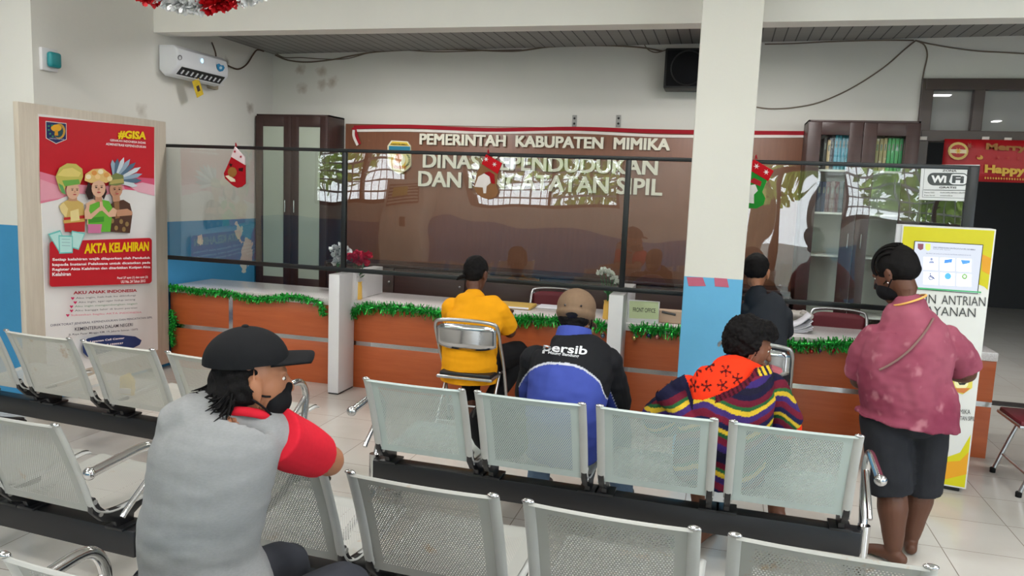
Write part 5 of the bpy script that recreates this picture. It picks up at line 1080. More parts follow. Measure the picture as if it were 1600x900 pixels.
M_eye = mat('eye white', srgb(225, 220, 212), .2); M_iris = mat('dark iris', srgb(30, 20, 16), .2)
def eyes(at, f, r, u, parent, s=1.0):
    for k in (-1, 1):
        bm = NB(); ell(bm, at(.0735, k*.031, .004), (.011*s, .0115*s, .007*s), (f, r, u)); e = obj('eye', bm, M_eye, parent); bm = NB(); ell(bm, at(.0825, k*.031, .003), (.0035*s, .006*s, .006*s), (f, r, u)); obj('iris', bm, M_iris, e)
def hand(bm, w, d, n, thumb, s=1.0, curl=.55):
    """w wrist, d towards the fingers, n out of the back of the hand, thumb = +-1 side"""
    d = Vector(d).normalized(); n = Vector(n); n = (n-d*n.dot(d)).normalized(); b = d.cross(n)*thumb; w = Vector(w)
    sweep(bm, [w-d*.01, w+d*.03*s, w+d*.085*s], [(.026*s, .020*s), (.036*s, .016*s), (.040*s, .013*s)], b, 14)
    for i, (L, off) in enumerate(((.070, .030), (.078, .010), (.073, -.010), (.058, -.028))):
        p = w+d*(.082-.004*abs(i-1))*s+b*off*s; q = p+(d*.5*L+b*.002*(1.5-i))*s-n*.006*s; a1 = d*math.cos(curl)-n*math.sin(curl); q2 = q+a1*L*.30*s; a2 = d*math.cos(curl*1.9)-n*math.sin(curl*1.9); q3 = q2+a2*L*.22*s
        sweep(bm, [p-d*.02*s, p, q, q2, q3], [.0095*s, .0092*s, .0088*s, .0082*s, .007*s], b, 10, 3)
    p = w+d*.025*s+b*.026*s; sweep(bm, [p-b*.012*s, p+(d*.02+b*.018)*s-n*.008*s, p+(d*.05+b*.022)*s-n*.018*s, p+(d*.07+b*.016)*s-n*.026*s], [.013*s, .012*s, .0105*s, .008*s], n, 10, 3)
def foot(bm, ankle, d, s=1.0):
    a = Vector(ankle); d = Vector((d[0], d[1], 0)).normalized(); b = Vector((-d.y, d.x, 0)); g = lambda x, y, z: Vector((a.x, a.y, 0))+(d*x+b*y)*s+Vector((0, 0, z*s))
    sweep(bm, [a+Vector((0, 0, .08)), a, g(-.01, 0, .05)], [.042*s, .038*s, .036*s], b, 14)
    sweep(bm, [g(-.05, 0, .034), g(0, 0, .042), g(.07, 0, .036), g(.135, .004, .024)], [(.030*s, .032*s), (.036*s, .040*s), (.042*s, .030*s), (.046*s, .019*s)], b, 16)
    for i, (x, y, r) in enumerate(((.175, .032, .014), (.178, .010, .011), (.170, -.008, .0105), (.160, -.024, .010), (.146, -.038, .0095))): sweep(bm, [g(.11, y*.9, .020), g(x-.02, y, .018), g(x, y, .012)], [r*s*1.1, r*s, r*s*.85], b, 10, 3)
def skin(name, c): return mat(name, c, .52, 0, .10, 18, bmp=.08, bscale=160, spec=.4)
S_brown = skin('warm brown skin', srgb(158, 106, 76)); S_dark = skin('dark brown skin', srgb(92, 58, 42)); S_mid = skin('brown skin', srgb(124, 80, 58))
M_hair = mat('black hair', srgb(16, 14, 14), .75, 0, .3, 60, bmp=.5, bscale=220, spec=.25)
M_mask = mat('black face mask cloth', srgb(20, 20, 22), .8, bmp=.2)
def hairshell(bm, at, f, r, u, s, parts): 
    for (x, y, z, a, b, c) in parts: ell(bm, at(x, y, z), (a*s, b*s, c*s), (f, r, u), 24, 16)
def facemask(at, f, r, u, parent, s=1.0, m=None):
    bm = NB(); ell(bm, at(.052, 0, -.062), (.056*s, .062*s, .052*s), (f, r, u), 20, 14); ell(bm, at(.088, 0, -.03), (.026*s, .026*s, .022*s), (f, r, u)); ell(bm, at(.04, 0, -.085), (.05*s, .056*s, .034*s), (f, r, u))
    o = fuse('face_mask', bm, m or M_mask, parent, .005, 3)
    for k in (-1, 1):
        for z in (-.035, -.085): bm = NB(); tube(bm, [at(.035, k*.066, z), at(.012, k*.078, (z-.01)*.6), at(-.018, k*.089, -.006 if z > -.05 else -.03)], .003*s, 6, 4); obj('ear_loop', bm, m or M_mask, o)
# ---- 1  seated viewer in a grey and red shirt, leaning on the back of the worn bench
Yp = 1.60; q = lambda a, b, y=Yp: ony(a, b, y)
t = thing('person', 'person in black cap and grey shirt with red sleeves leaning on a bench back', 'person', (q(330, 900).x, Yp, 0))
hc = q(393, 594, 1.68); hf = Vector((.70, .71, .03)); hu = Vector((.0, .0, 1)); nk = q(377, 674, 1.64); HS = .92
shL, shR = q(288, 672, 1.58), q(428, 680, 1.68); elb = Vector((q(515, 714, 1.98).x, 1.98, .895)); wr = Vector((elb.x-.24, 2.10, .865))
pel = Vector((q(322, 900).x, 1.62, .52)); L_elb = Vector((shL.x-.02, 1.80, .86)); L_wr = Vector((shL.x-.04, 2.06, .86))
bm = NB(); hf, hu, hr, hat = head(bm, hc, hf, hu, nk, .92, .056)
sd = Vector((.93, .30, 0)); CH = q(340, 720, 1.60)
sweep(bm, [pel, q(325, 850, 1.58), CH, q(360, 662, 1.63), nk], [(.11, .08), (.09, .065), (.10, .068), (.10, .06), (.050, .050)], sd)
sweep(bm, [shR, elb], [.05, .044], (0, 0, 1)); sweep(bm, [elb, elb.lerp(wr, .5), wr], [.046, .043, .028], (0, 0, 1)); sweep(bm, [shL, L_elb, L_wr], [.05, .042, .028], (1, 0, 0))
hand(bm, wr, (-1, .15, -.05), (.1, -.15, 1), 1, 1, .5); hand(bm, L_wr, (.55, .75, -.1), (0, 0, 1), -1, 1, .5)
knR, knL = Vector((pel.x+.20, 2.0, .50)), Vector((pel.x-.05, 2.06, .50)); anR, anL = Vector((knR.x+.02, 1.96, .09)), Vector((knL.x-.02, 1.95, .09))
for h, k, a in ((pel+Vector((.09, .02, 0)), knR, anR), (pel+Vector((-.08, .02, 0)), knL, anL)): sweep(bm, [h, h.lerp(k, .5), k, k.lerp(a, .4), a], [.085, .075, .055, .055, .036], (1, 0, 0)); foot(bm, a, (.1, 1))
fuse('body', bm, S_brown, t, .006, 3); eyes(hat, hf, hr, hu, t, .92)
bm = NB(); sweep(bm, [pel+Vector((0, 0, -.03)), pel+Vector((.0, 0, .10)), q(312, 860, 1.60), q(328, 760, 1.59), q(340, 700, 1.60), q(346, 676, 1.62), q(366, 666, 1.64), q(377, 660, 1.645)], [(.172, .14), (.165, .135), (.150, .128), (.152, .126), (.154, .120), (.138, .10), (.078, .072), (.060, .058)], sd, 24, 6)
sweep(bm, [q(345, 662, 1.62), shL.lerp(q(300, 652, 1.58), .5), shL+Vector((0, .05, -.07))], [.07, .075, .07], (0, 1, 0)); sweep(bm, [q(380, 676, 1.65), q(406, 676, 1.67), shR.lerp(elb, .12)], [.066, .068, .064], (0, 1, 0))
fuse('shirt', bm, mat('heather grey jersey', srgb(138, 139, 139), .9, 0, .13, 120, (1, 1, 2.5), .25, 600), t, .007, 5, [(.010, 4, (1, 1, 1.8)), (.004, 12, (.8, .8, 1.8)), (.0015, 26, (.7, .7, 1.8))])
M_rs = mat('red jersey', srgb(196, 32, 48), .85, 0, .1, 60, bmp=.2, bscale=500)
bm = NB(); sweep(bm, [shR.lerp(elb, -.02), shR.lerp(elb, .35), shR.lerp(elb, .72)], [.074, .073, .066], (0, 0, 1), 24, 6, True, True); fuse('sleeve', bm, M_rs, t, .005, 2, [(.004, 9, (1, 1, 1))])
bm = NB(); sweep(bm, [shL+Vector((0, .06, -.05)), shL.lerp(L_elb, .85)], [.07, .066], (1, 0, 0), 18, 5, False, True); fuse('sleeve', bm, M_rs, t, .006, 3, [(.006, 14, (1, 1, 1))])
bm = NB(); ax = (hat(-.02, 0, -.08)-nk).normalized(); cc = nk+ax*.034; s1 = (sd-ax*sd.dot(ax)).normalized(); s2 = ax.cross(s1); tube(bm, [cc+s1*.070*math.cos(i*PI/12)+s2*.068*math.sin(i*PI/12) for i in range(25)], .012, 10, 0, (ax, .6), False); obj('collar', bm, M_rs, t)
bm = NB()
for h, k, a in ((pel+Vector((.09, .02, 0)), knR, anR), (pel+Vector((-.08, .02, 0)), knL, anL)): sweep(bm, [h+Vector((0, -.06, .0)), h.lerp(k, .5), k, k.lerp(a, .4), a+Vector((0, 0, .02))], [.10, .092, .072, .07, .06], (1, 0, 0), 18, 5, False, True)
ell(bm, pel+Vector((0, 0, -.01)), (.175, .14, .09)); fuse('trousers', bm, mat('charcoal trousers', srgb(54, 56, 62), .85), t, .008, 4, [(.006, 12, (1, 1, .6))])
M_capk = mat('black cap twill', srgb(20, 21, 23), .8, 0, .2, 40, bmp=.25, bscale=700)
bm = NB(); ell(bm, hat(-.012, 0, .056), (.106, .087, .088), (hf, hr, hu), 28, 18); ell(bm, hat(-.008, 0, .030), (.108, .089, .056), (hf, hr, hu), 28, 14)
cap = fuse('cap', bm, M_capk, t, .005, 3, cut=lambda c: (c-hat(0, 0, .0)).dot(hu) < .048)
bm = NB(); nx = 14; rows = []
for j in range(6):
    a = j/5; rows.append([bm.verts.new(hat(.085+.012*0+.088*a*math.cos((i/nx-.5)*1.9)**.6-.05*(abs(i/nx-.5)*2)**2*(1-a), (i/nx-.5)*.160*(1-.16*a*a), .066-.004*a*a-.014*(abs(i/nx-.5)*2)**2)) for i in range(nx+1)])
for j in range(5):
    for i in range(nx): bm.faces.new((rows[j][i], rows[j][i+1], rows[j+1][i+1], rows[j+1][i]))
o = obj('cap_brim', bm, M_capk, cap); md = o.modifiers.new('s', 'SOLIDIFY'); md.thickness = .006; md.offset = 0
bm = NB(); ell(bm, hat(-.012, 0, .152), (.009, .009, .005), (hf, hr, hu)); obj('cap_button', bm, M_capk, cap)
bm = NB(); hairshell(bm, hat, hf, hr, hu, .92, [(-.030, 0, .028, .080, .082, .05), (-.05, 0, -.015, .066, .080, .055), (-.062, 0, -.055, .05, .066, .040), (-.03, .05, -.01, .05, .035, .045), (-.03, -.05, -.01, .05, .035, .045)])
hr_ = fuse('hair', bm, M_hair, t, .006, 2, [(.012, 40, (1, 1, 1))])
bm = NB(); rg = random.Random(5)
for k in range(260):
    y = rg.uniform(-.085, .085); p = hat(-.06-.045*math.sqrt(max(0, 1-(y/.09)**2))+rg.uniform(-.0, .02), y, rg.uniform(-.055, .0)); d = (-hf*rg.uniform(.15, .9)-hu*rg.uniform(.3, 1)+hr*rg.uniform(-.4, .4)).normalized(); L_ = rg.uniform(.035, .075)
    tube(bm, [p, p+d*L_*.5-hu*.006, p+d*L_+hu*rg.uniform(-.01, .014)], [.0035, .003, .0008], 5, 3)
obj('hair_curls', bm, M_hair, hr_)
facemask(hat, hf, hr, hu, t, .92)
# ---- 2  sitter in a yellow shirt at the counter
Yp = 5.12; q = lambda a, b, y=Yp: ony(a, b, y)
t = thing('person', 'person in yellow shirt and black trousers on the mirror backed folding chair', 'person', (-1.65, 5.12, 0))
cx = q(738, 560).x; hc = q(745, 428, 5.24); nk = Vector((q(742, 458, 5.2).x, 5.19, q(742, 462, 5.2).z))
bm = NB(); hf, hu, hr, hat = head(bm, hc, (.30, .92, -.25), (0, .1, 1), nk, .98, .056)
pel = Vector((cx, 5.10, .52)); zS = q(742, 482).z
sweep(bm, [pel, Vector((cx, 5.09, .68)), Vector((cx+.01, 5.12, zS-.06)), nk], [(.14, .09), (.13, .085), (.145, .085), (.055, .055)])
shR, shL = Vector((cx+.175, 5.15, zS-.005)), Vector((cx-.175, 5.15, zS-.005)); eR, eL = Vector((cx+.225, 5.28, .70)), Vector((cx-.21, 5.30, .70)); wR, wL = Vector((cx+.14, 5.52, .79)), Vector((cx-.12, 5.54, .79))
wR = Vector((cx+.15, 5.50, .80)); wL = Vector((cx-.13, 5.52, .80))
for s, e, w, th in ((shR, eR, wR, -1), (shL, eL, wL, 1)): sweep(bm, [s, s.lerp(e, .5), e, e.lerp(w, .5), w], [.055, .05, .042, .04, .027], (1, 0, 0)); hand(bm, w, (w-e).normalized()+Vector((0, .4, -.25)), (0, -.2, 1), th, .95)
kR, kL = Vector((cx+.27, 5.42, .52)), Vector((cx-.14, 5.50, .50)); aR, aL = Vector((cx+.10, 5.12, .10)), Vector((cx-.05, 5.30, .09))
aR = Vector((q(765, 605, 5.22).x, 5.22, .12))
for h, k, a in ((pel+Vector((.09, 0, 0)), kR, aR), (pel+Vector((-.09, 0, 0)), kL, aL)): sweep(bm, [h, h.lerp(k, .5), k, k.lerp(a, .4), a], [.08, .07, .052, .052, .036])
foot(bm, aR, (-.5, .5)); foot(bm, aL, (.2, 1))
fuse('body', bm, S_dark, t, .007, 3); eyes(hat, hf, hr, hu, t, .98)
bm = NB(); yl = mat('marigold yellow cotton', srgb(234, 160, 22), .85, 0, .08, 20, bmp=.2, bscale=500)
zb = q(720, 592).z
sweep(bm, [Vector((cx-.01, 5.09, zb)), Vector((cx-.01, 5.085, .60)), Vector((cx, 5.09, .72)), Vector((cx+.005, 5.12, zS-.10)), Vector((cx+.005, 5.145, zS-.02)), Vector((nk.x, 5.17, zS+.045)), Vector((nk.x, 5.185, zS+.078))], [(.205, .15), (.20, .145), (.195, .135), (.210, .130), (.215, .115), (.15, .095), (.078, .072)], (1, 0, 0), 24, 5, True)
for s, e in ((shR, eR), (shL, eL)): sweep(bm, [s+Vector((0, 0, .0)), s.lerp(e, .5), s.lerp(e, .85)], [.072, .078, .072], (1, 0, 0), 18, 5, False, True)
fuse('shirt', bm, yl, t, .007, 4, [(.008, 5, (1, 1, 1.3)), (.004, 14, (.4, .4, 2.2))])
bm = NB()
for h, k, a in ((pel+Vector((.09, 0, 0)), kR, aR), (pel+Vector((-.09, 0, 0)), kL, aL)): sweep(bm, [h, h.lerp(k, .5), k, k.lerp(a, .4), a+Vector((0, 0, .06))], [.10, .095, .082, .075, .062], (1, 0, 0), 18, 5, False, True)
ell(bm, pel+Vector((0, .0, -.02)), (.20, .15, .075)); fuse('trousers', bm, mat('black trousers', srgb(20, 20, 22), .85), t, .008, 4, [(.006, 12, (1, 1, 1))])
bm = NB(); hairshell(bm, hat, hf, hr, hu, .98, [(-.022, 0, .040, .098, .086, .094), (-.045, 0, .0, .070, .080, .06), (-.05, 0, -.03, .05, .066, .04)])
h_ = fuse('hair', bm, M_hair, t, .006, 3, [(.004, 30, (1, 1, 1)), (.003, 70, (1, 1, 1))])
bm = NB(); p0 = q(726, 432, 5.16); sweep(bm, [p0+Vector((.05, .03, .0)), p0, q(719, 433, 5.13), q(714, 437, 5.12)], [.014, .013, .013, .007], (0, 0, 1), 10, 4); fuse('hair_tail', bm, M_hair, h_, .004, 2, [(.004, 60, (1, 1, 1))])
# ---- 3  sitter in a black and blue football jacket on the front bench
Yp = 3.60; q = lambda a, b, y=Yp: ony(a, b, y)
t = thing('person', 'person in blue and black jacket and beige cap on the front bench', 'person', (-.66, 3.58, 0))
hc = q(900, 497, 3.76); nk = q(897, 523, 3.70)
bm = NB(); hf, hu, hr, hat = head(bm, hc, (.16, .95, -.30), (0, .22, 1), nk, 1.0, .058)
pel = Vector((-.665, 3.56, .515)); shR, shL = q(946, 566, 3.66), q(838, 562, 3.66); eR, eL = Vector((q(965, 640, 3.80).x, 3.80, .66)), Vector((shL.x-.05, 3.80, .66)); wR, wL = Vector((-.53, 4.02, .60)), Vector((-.74, 4.02, .60))
sweep(bm, [pel, Vector((-.66, 3.54, .68)), Vector((-.655, 3.60, .85)), nk], [(.15, .10), (.14, .095), (.16, .09), (.056, .056)])
kR, kL = Vector((-.47, 3.98, .51)), Vector((-.86, 3.98, .51)); aR, aL = Vector((-.43, 4.10, .09)), Vector((-.90, 4.08, .09))
for s, e, w, th in ((shR, eR, wR, -1), (shL, eL, wL, 1)): sweep(bm, [s, s.lerp(e, .5), e, e.lerp(w, .5), w], [.05, .046, .04, .038, .027]); hand(bm, w, (-.2*th*-1, .9, -.35), (0, .3, 1), th, 1)
for h, k, a in ((pel+Vector((.09, 0, 0)), kR, aR), (pel+Vector((-.09, 0, 0)), kL, aL)): sweep(bm, [h, h.lerp(k, .5), k, k.lerp(a, .4), a], [.08, .07, .052, .052, .036]); foot(bm, a, (0, 1), .95)
fuse('body', bm, S_brown, t, .007, 3); eyes(hat, hf, hr, hu, t)
bm = NB(); sweep(bm, [Vector((-.672, 3.565, .455)), Vector((-.67, 3.545, .60)), Vector((-.665, 3.555, .74)), Vector((-.655, 3.60, .86)), Vector((-.648, 3.64, .93)), Vector((nk.x, 3.68, nk.z-.035)), nk+Vector((0, -.01, -.01))], [(.180, .165), (.188, .165), (.200, .150), (.208, .130), (.180, .105), (.11, .08), (.070, .066)], (1, 0, 0), 26, 6, True)
for s, e, w in ((shR, eR, wR), (shL, eL, wL)): sweep(bm, [s, s.lerp(e, .5), e, e.lerp(w, .6), e.lerp(w, .92)], [.082, .080, .070, .060, .050], (1, 0, 0), 18, 5, False, True)
archc = q(880, 588, 3.42)
JB, JK, JW = srgb(60, 74, 150), srgb(24, 25, 28), srgb(190, 192, 200)
def jcol(co, no):
    # pixel free pattern: a blue back panel under an arched white piping, black yoke and arms
    xl = (co.x+.680)/.205; top = .915-.105*max(0, abs(xl))**2.6 if abs(xl) < 1.25 else -1
    if co.x > -.50: top -= (co.x+.50)*1.4
    if co.y > 3.72 and co.z < .80: return JK
    d = co.z-top
    return JB if d < -.006 else (JW if d < .003 else JK)
jk = fuse('jacket', bm, colmat('jacket fabric', .75, .1, 30, .15, 400), t, .005, 4, [(.012, 6, (1, 1, 1)), (.005, 15, (1, 1, 1.5))], jcol)
bm = NB(); ax = Vector((.0, .35, 1)).normalized(); cc = nk+Vector((0, .0, .0)); s1 = Vector((1, 0, 0)); s2 = ax.cross(s1)
sweep(bm, [cc-ax*.035, cc, cc+ax*.034], [(.098, .092), (.090, .086), (.082, .078)], (1, 0, 0), 22, 4, True, True); fuse('collar', bm, mat('royal blue collar', JB, .75), t, .005, 3)
_TREE = {}
def tree_of(o):
    if o.name not in _TREE: _TREE[o.name] = BVHTree.FromPolygons([v.co for v in o.data.vertices], [tuple(p.vertices) for p in o.data.polygons])
    return _TREE[o.name]
def drape_text(name, s, BL, BR, TL, c, body, par, bold=.03, off=.003):
    tree = tree_of(body); M = ROOTM.get(body.name, Matrix())
    V, F = text_mesh(s, bold); b2 = bmesh.new(); vs = [b2.verts.new((v[0], v[1], 0)) for v in V]
    for f in F: b2.faces.new([vs[i] for i in f])
    bmesh.ops.subdivide_edges(b2, edges=[e for e in b2.edges if e.calc_length() > .04], cuts=2)
    bmesh.ops.triangulate(b2, faces=b2.faces[:])
    Mi = M.inverted()
    for v in b2.verts:
        px = BL[0]+(BR[0]-BL[0])*v.co.x+(TL[0]-BL[0])*v.co.y; py = BL[1]+(BR[1]-BL[1])*v.co.x+(TL[1]-BL[1])*v.co.y
        d = ray(px, py).normalized(); h = tree.ray_cast(Mi @ CAM0, Mi.to_3x3() @ d); v.co = (M @ h[0])-d*off if h[0] else CAM0+d*3.4
    return obj(name, b2, c, par, False)
M_embr = mat('white embroidery', srgb(206, 208, 210), .8); dgw = None
drape_text('back_lettering', 'persib', (847, 552), (916, 558.5), (850, 535), M_embr, jk, t, .02); drape_text('back_lettering', 'Maung Bandung', (856, 554), (904, 560), (857, 548), M_embr, jk, t, .02)
bm = NB()
for h, k, a in ((pel+Vector((.09, 0, 0)), kR, aR), (pel+Vector((-.09, 0, 0)), kL, aL)): sweep(bm, [h, h.lerp(k, .5), k, k.lerp(a, .4), a+Vector((0, 0, -.01))], [.10, .09, .074, .068, .062], (1, 0, 0), 18, 5, False, True)
ell(bm, pel+Vector((0, 0, -.01)), (.185, .14, .085)); fuse('jeans', bm, mat('washed blue denim', srgb(116, 140, 168), .9, 0, .2, 30, bmp=.3, bscale=500), t, .008, 4, [(.006, 14, (1, 1, 1))])
M_shoe = mat('black shoe leather', srgb(26, 26, 28), .5)
for a in (aR, aL): bm = NB(); sweep(bm, [Vector((a.x, a.y-.07, .045)), Vector((a.x, a.y+.03, .05)), Vector((a.x, a.y+.14, .04)), Vector((a.x, a.y+.20, .03))], [(.040, .043), (.046, .048), (.052, .036), (.046, .026)], (1, 0, 0), 18); fuse('shoe', bm, M_shoe, t, .006, 3, cut=None)
M_cap2 = mat('beige cap cotton', srgb(120, 98, 78), .85, 0, .1, 40, bmp=.2, bscale=600)
bm = NB(); ell(bm, hat(-.01, 0, .054), (.114, .096, .094), (hf, hr, hu), 28, 18); ell(bm, hat(-.01, 0, .020), (.115, .097, .055), (hf, hr, hu), 28, 14)
cap = fuse('cap', bm, M_cap2, t, .005, 3, cut=lambda c: (c-hat(0, 0, 0)).dot(hu) < -.018)
bm = NB(); rows = []
for j in range(6):
    a = j/5; rows.append([bm.verts.new(hat(.09+.075*a*math.cos((i/nx-.5)*1.9)**.6-.05*(abs(i/nx-.5)*2)**2*(1-a), (i/nx-.5)*.165*(1-.16*a*a), .012-.014*a*a-.020*(abs(i/nx-.5)*2)**2)) for i in range(nx+1)])
for j in range(5):
    for i in range(nx): bm.faces.new((rows[j][i], rows[j][i+1], rows[j+1][i+1], rows[j+1][i]))
o = obj('cap_brim', bm, M_cap2, cap); md = o.modifiers.new('s', 'SOLIDIFY'); md.thickness = .006
def on_surface(px, py, body, off=.003):
    tree = tree_of(body); M = ROOTM.get(body.name, Matrix()); Mi = M.inverted(); d = ray(px, py).normalized()
    h = tree.ray_cast(Mi @ CAM0, Mi.to_3x3() @ d); return (M @ h[0])-d*off if h[0] else None
def patch(name, pts, body, m, par, off=.003):
    P = [on_surface(*p, body, off) for p in pts]; P = [p for p in P if p is not None]
    if len(P) < 3: return
    bm = NB(); c = sum(P, Vector())/len(P); cv = bm.verts.new(c-ray(900, 490).normalized()*.003); vs = [bm.verts.new(p) for p in P]
    for i in range(len(vs)): bm.faces.new((vs[i], vs[(i+1) % len(vs)], cv))
    o = obj(name, bm, m, par, False); md = o.modifiers.new('s', 'SOLIDIFY'); md.thickness = .003; return o
patch('cap_opening', [(884, 490), (888, 488), (894, 487.5), (900, 489), (903, 492), (901, 496), (893, 497), (887, 495)], cap, M_black, cap)
for a, b in ((883, 476.5), (908, 478)): patch('eyelet', [(a+1.2*math.cos(i), b+1.3*math.sin(i)) for i in range(6)], cap, M_black, cap)
bm = NB(); hairshell(bm, hat, hf, hr, hu, 1, [(-.035, 0, -.012, .070, .078, .045), (-.05, 0, -.04, .045, .06, .025)]); fuse('hair', bm, M_hair, t, .005, 2, [(.003, 60, (1, 1, 1))])
facemask(hat, hf, hr, hu, t)
# ---- 4  afro haired sitter with striped shawl on the front bench
Yp = 3.62; q = lambda a, b, y=Yp: ony(a, b, y)
t = thing('person', 'person with short afro hair wrapped in striped shawl over orange shirt', 'person', (.10, 3.58, 0))
hc = q(1172, 541, 3.75); nk = q(1143, 577, 3.69)
bm = NB(); hf, hu, hr, hat = head(bm, hc, (.93, .22, -.26), (.20, .10, 1), nk, .98, .05)
pel = Vector((.06, 3.56, .515)); shL, shR = q(1078, 606, 3.62), q(1204, 606, 3.66); eL, eR = Vector((-.23, 3.74, .63)), Vector((.37, 3.80, .62)); wL, wR = Vector((-.02, 3.98, .60)), Vector((.22, 3.98, .58))
sweep(bm, [pel, Vector((.07, 3.54, .68)), Vector((.09, 3.58, .82)), nk], [(.15, .10), (.14, .095), (.15, .09), (.05, .05)])
for s, e, w, th in ((shR, eR, wR, -1), (shL, eL, wL, 1)): sweep(bm, [s, s.lerp(e, .5), e, e.lerp(w, .5), w], [.048, .044, .038, .036, .026]); hand(bm, w, (-.3 if th < 0 else .3, .9, -.3), (0, .3, 1), th, .92)
kR, kL = Vector((.33, 3.93, .50)), Vector((-.06, 3.90, .50)); aR, aL = Vector((.36, 3.90, .09)), Vector((.0, 3.82, .09))
for h, k, a in ((pel+Vector((.09, 0, 0)), kR, aR), (pel+Vector((-.09, 0, 0)), kL, aL)): sweep(bm, [h, h.lerp(k, .5), k, k.lerp(a, .35), a], [.08, .07, .052, .052, .033])
foot(bm, aL, (.35, 1), .95); foot(bm, aR, (.2, 1), .95)
fuse('body', bm, S_mid, t, .006, 3); eyes(hat, hf, hr, hu, t, .98)
ORG, DKR = srgb(226, 54, 22), srgb(70, 14, 14)
flow = [on for on in ((1087, 584), (1108, 576), (1104, 603), (1129, 600), (1134, 581), (1084, 605), (1152, 592))]
fl = [q(a, b, 3.50) for a, b in flow]
def ocol(co, no):
    if no.y > .45: return ORG
    for i, c in enumerate(fl):
        dx, dz = co.x-c.x, co.z-c.z; r = math.hypot(dx, dz)
        if r < .024:
            a = math.atan2(dz, dx)+i
            if r < .007 or math.cos(5*a) > .35: return DKR
    return ORG
bm = NB(); sweep(bm, [Vector((.06, 3.57, .47)), Vector((.065, 3.55, .62)), Vector((.075, 3.555, .76)), Vector((.085, 3.585, .85)), Vector((.10, 3.62, .905)), Vector((nk.x-.01, 3.66, nk.z-.03)), nk+Vector((0, 0, -.008))], [(.185, .135), (.180, .13), (.178, .125), (.176, .115), (.145, .095), (.09, .075), (.060, .058)], (1, 0, 0), 24, 6, True)
for s, e in ((shR, eR), (shL, eL)): sweep(bm, [s, s.lerp(e, .5), s.lerp(e, .95)], [.066, .068, .066], (1, 0, 0), 18, 5, False, True)
shirt4 = fuse('shirt', bm, colmat('orange printed cotton', .85, .06, 20, .15, 400), t, .005, 4, [(.008, 8, (1, 1, 1))], ocol)
bm = NB(); ax = (hat(-.02, 0, -.08)-nk).normalized(); cc = nk+ax*.02; s1 = Vector((1, 0, 0)); s1 = (s1-ax*s1.dot(ax)).normalized(); s2 = ax.cross(s1)
tube(bm, [cc+s1*.064*math.cos(i*PI/12)+s2*.060*math.sin(i*PI/12) for i in range(25)], .014, 10, 0, (ax, .5), False); nb_ = obj('neckband', bm, mat('navy ribbed neckband', srgb(34, 36, 84), .8), t)
cc = cc+ax*.012; bm = NB(); tube(bm, [cc+s1*.060*math.cos(i*PI/12)+s2*.056*math.sin(i*PI/12) for i in range(25)], .0045, 8, 0, None, False); obj('neckband_edge', bm, mat('pale pink neck trim', srgb(226, 180, 160), .8), nb_)
# shawl: stripes of knitted wool swagged from the left arm across the back to the right shoulder
edge = [(q(a, b, 3.49).x, q(a, b, 3.49).z) for a, b in ((1000, 640), (1035, 612), (1056, 598), (1068, 592), (1075, 604), (1083, 622), (1100, 621), (1125, 611), (1150, 600), (1170, 588), (1180, 577), (1200, 577), (1235, 582), (1290, 600))]
ex, ez = [a for a, b in edge], [b for a, b in edge]
swag = [(q(a, b, 3.47).x, q(a, b, 3.47).z) for a, b in ((1020, 660), (1045, 648), (1075, 632), (1100, 622), (1125, 632), (1150, 644), (1170, 647), (1190, 641), (1210, 630), (1222, 622), (1232, 628), (1260, 660))]
sx, sz = [a for a, b in swag], [b for a, b in swag]
PAL = [srgb(28, 26, 52), srgb(98, 26, 44), srgb(40, 92, 52), srgb(206, 174, 50), srgb(62, 44, 104), srgb(110, 30, 50), srgb(30, 34, 70), srgb(206, 174, 50), srgb(34, 84, 50), srgb(112, 30, 52), srgb(56, 40, 100), srgb(30, 28, 46)]
WID = [.024, .030, .016, .020, .027, .030, .026, .019, .018, .031, .029, .026]; CUM = np.cumsum([0]+WID)
_gx = np.linspace(-.5, .6, 221); _gz = np.convolve(np.pad(np.interp(_gx, sx, sz), 12, 'edge'), np.hanning(27)[1:-1]/np.hanning(27)[1:-1].sum(), 'valid')
def scol(co, no):
    z0 = np.interp(co.x, _gx, _gz); d = (z0-co.z)+.006*noise.noise(co*18)
    top = np.interp(co.x, ex, ez); g = top-co.z
    if g < .036 and co.x > .02 and co.y < 3.6:      # ribbed collar of the shawl
        k = math.sin((co.x*.85+co.z*.5)*2*PI/.020)
        if co.x > q(1184, 590, 3.5).x: return PAL[3] if k > -.1 else PAL[0]
        return srgb(92, 24, 40) if k > -.2 else srgb(52, 16, 26)
    if co.x < q(1084, 620, 3.5).x and g < .05: return srgb(26, 26, 50)
    u = (d+.085) % CUM[-1]; k = int(np.searchsorted(CUM, u, 'right'))-1; return PAL[min(k, len(PAL)-1)]
bm = NB(); sweep(bm, [Vector((.06, 3.575, .44)), Vector((.06, 3.56, .60)), Vector((.075, 3.56, .74)), Vector((.088, 3.585, .85)), Vector((.105, 3.625, .915)), Vector((nk.x, 3.66, nk.z-.02))], [(.205, .165), (.205, .155), (.205, .148), (.198, .135), (.16, .11), (.09, .08)], (1, 0, 0), 28, 6, True)
for s, e, w, k in ((shR, eR, wR, .75), (shL, eL, wL, 1)): sweep(bm, [s, s.lerp(e, .5), s.lerp(e, k)]+([e.lerp(w, .6)] if k == 1 else []), [.082, .090, .086]+([.07] if k == 1 else []), (1, 0, 0), 20, 5, False, True)
sweep(bm, [Vector((.10, 3.48, .52)), Vector((-.06, 3.50, .70)), Vector((-.20, 3.62, .78))], [.06, .07, .06]); 
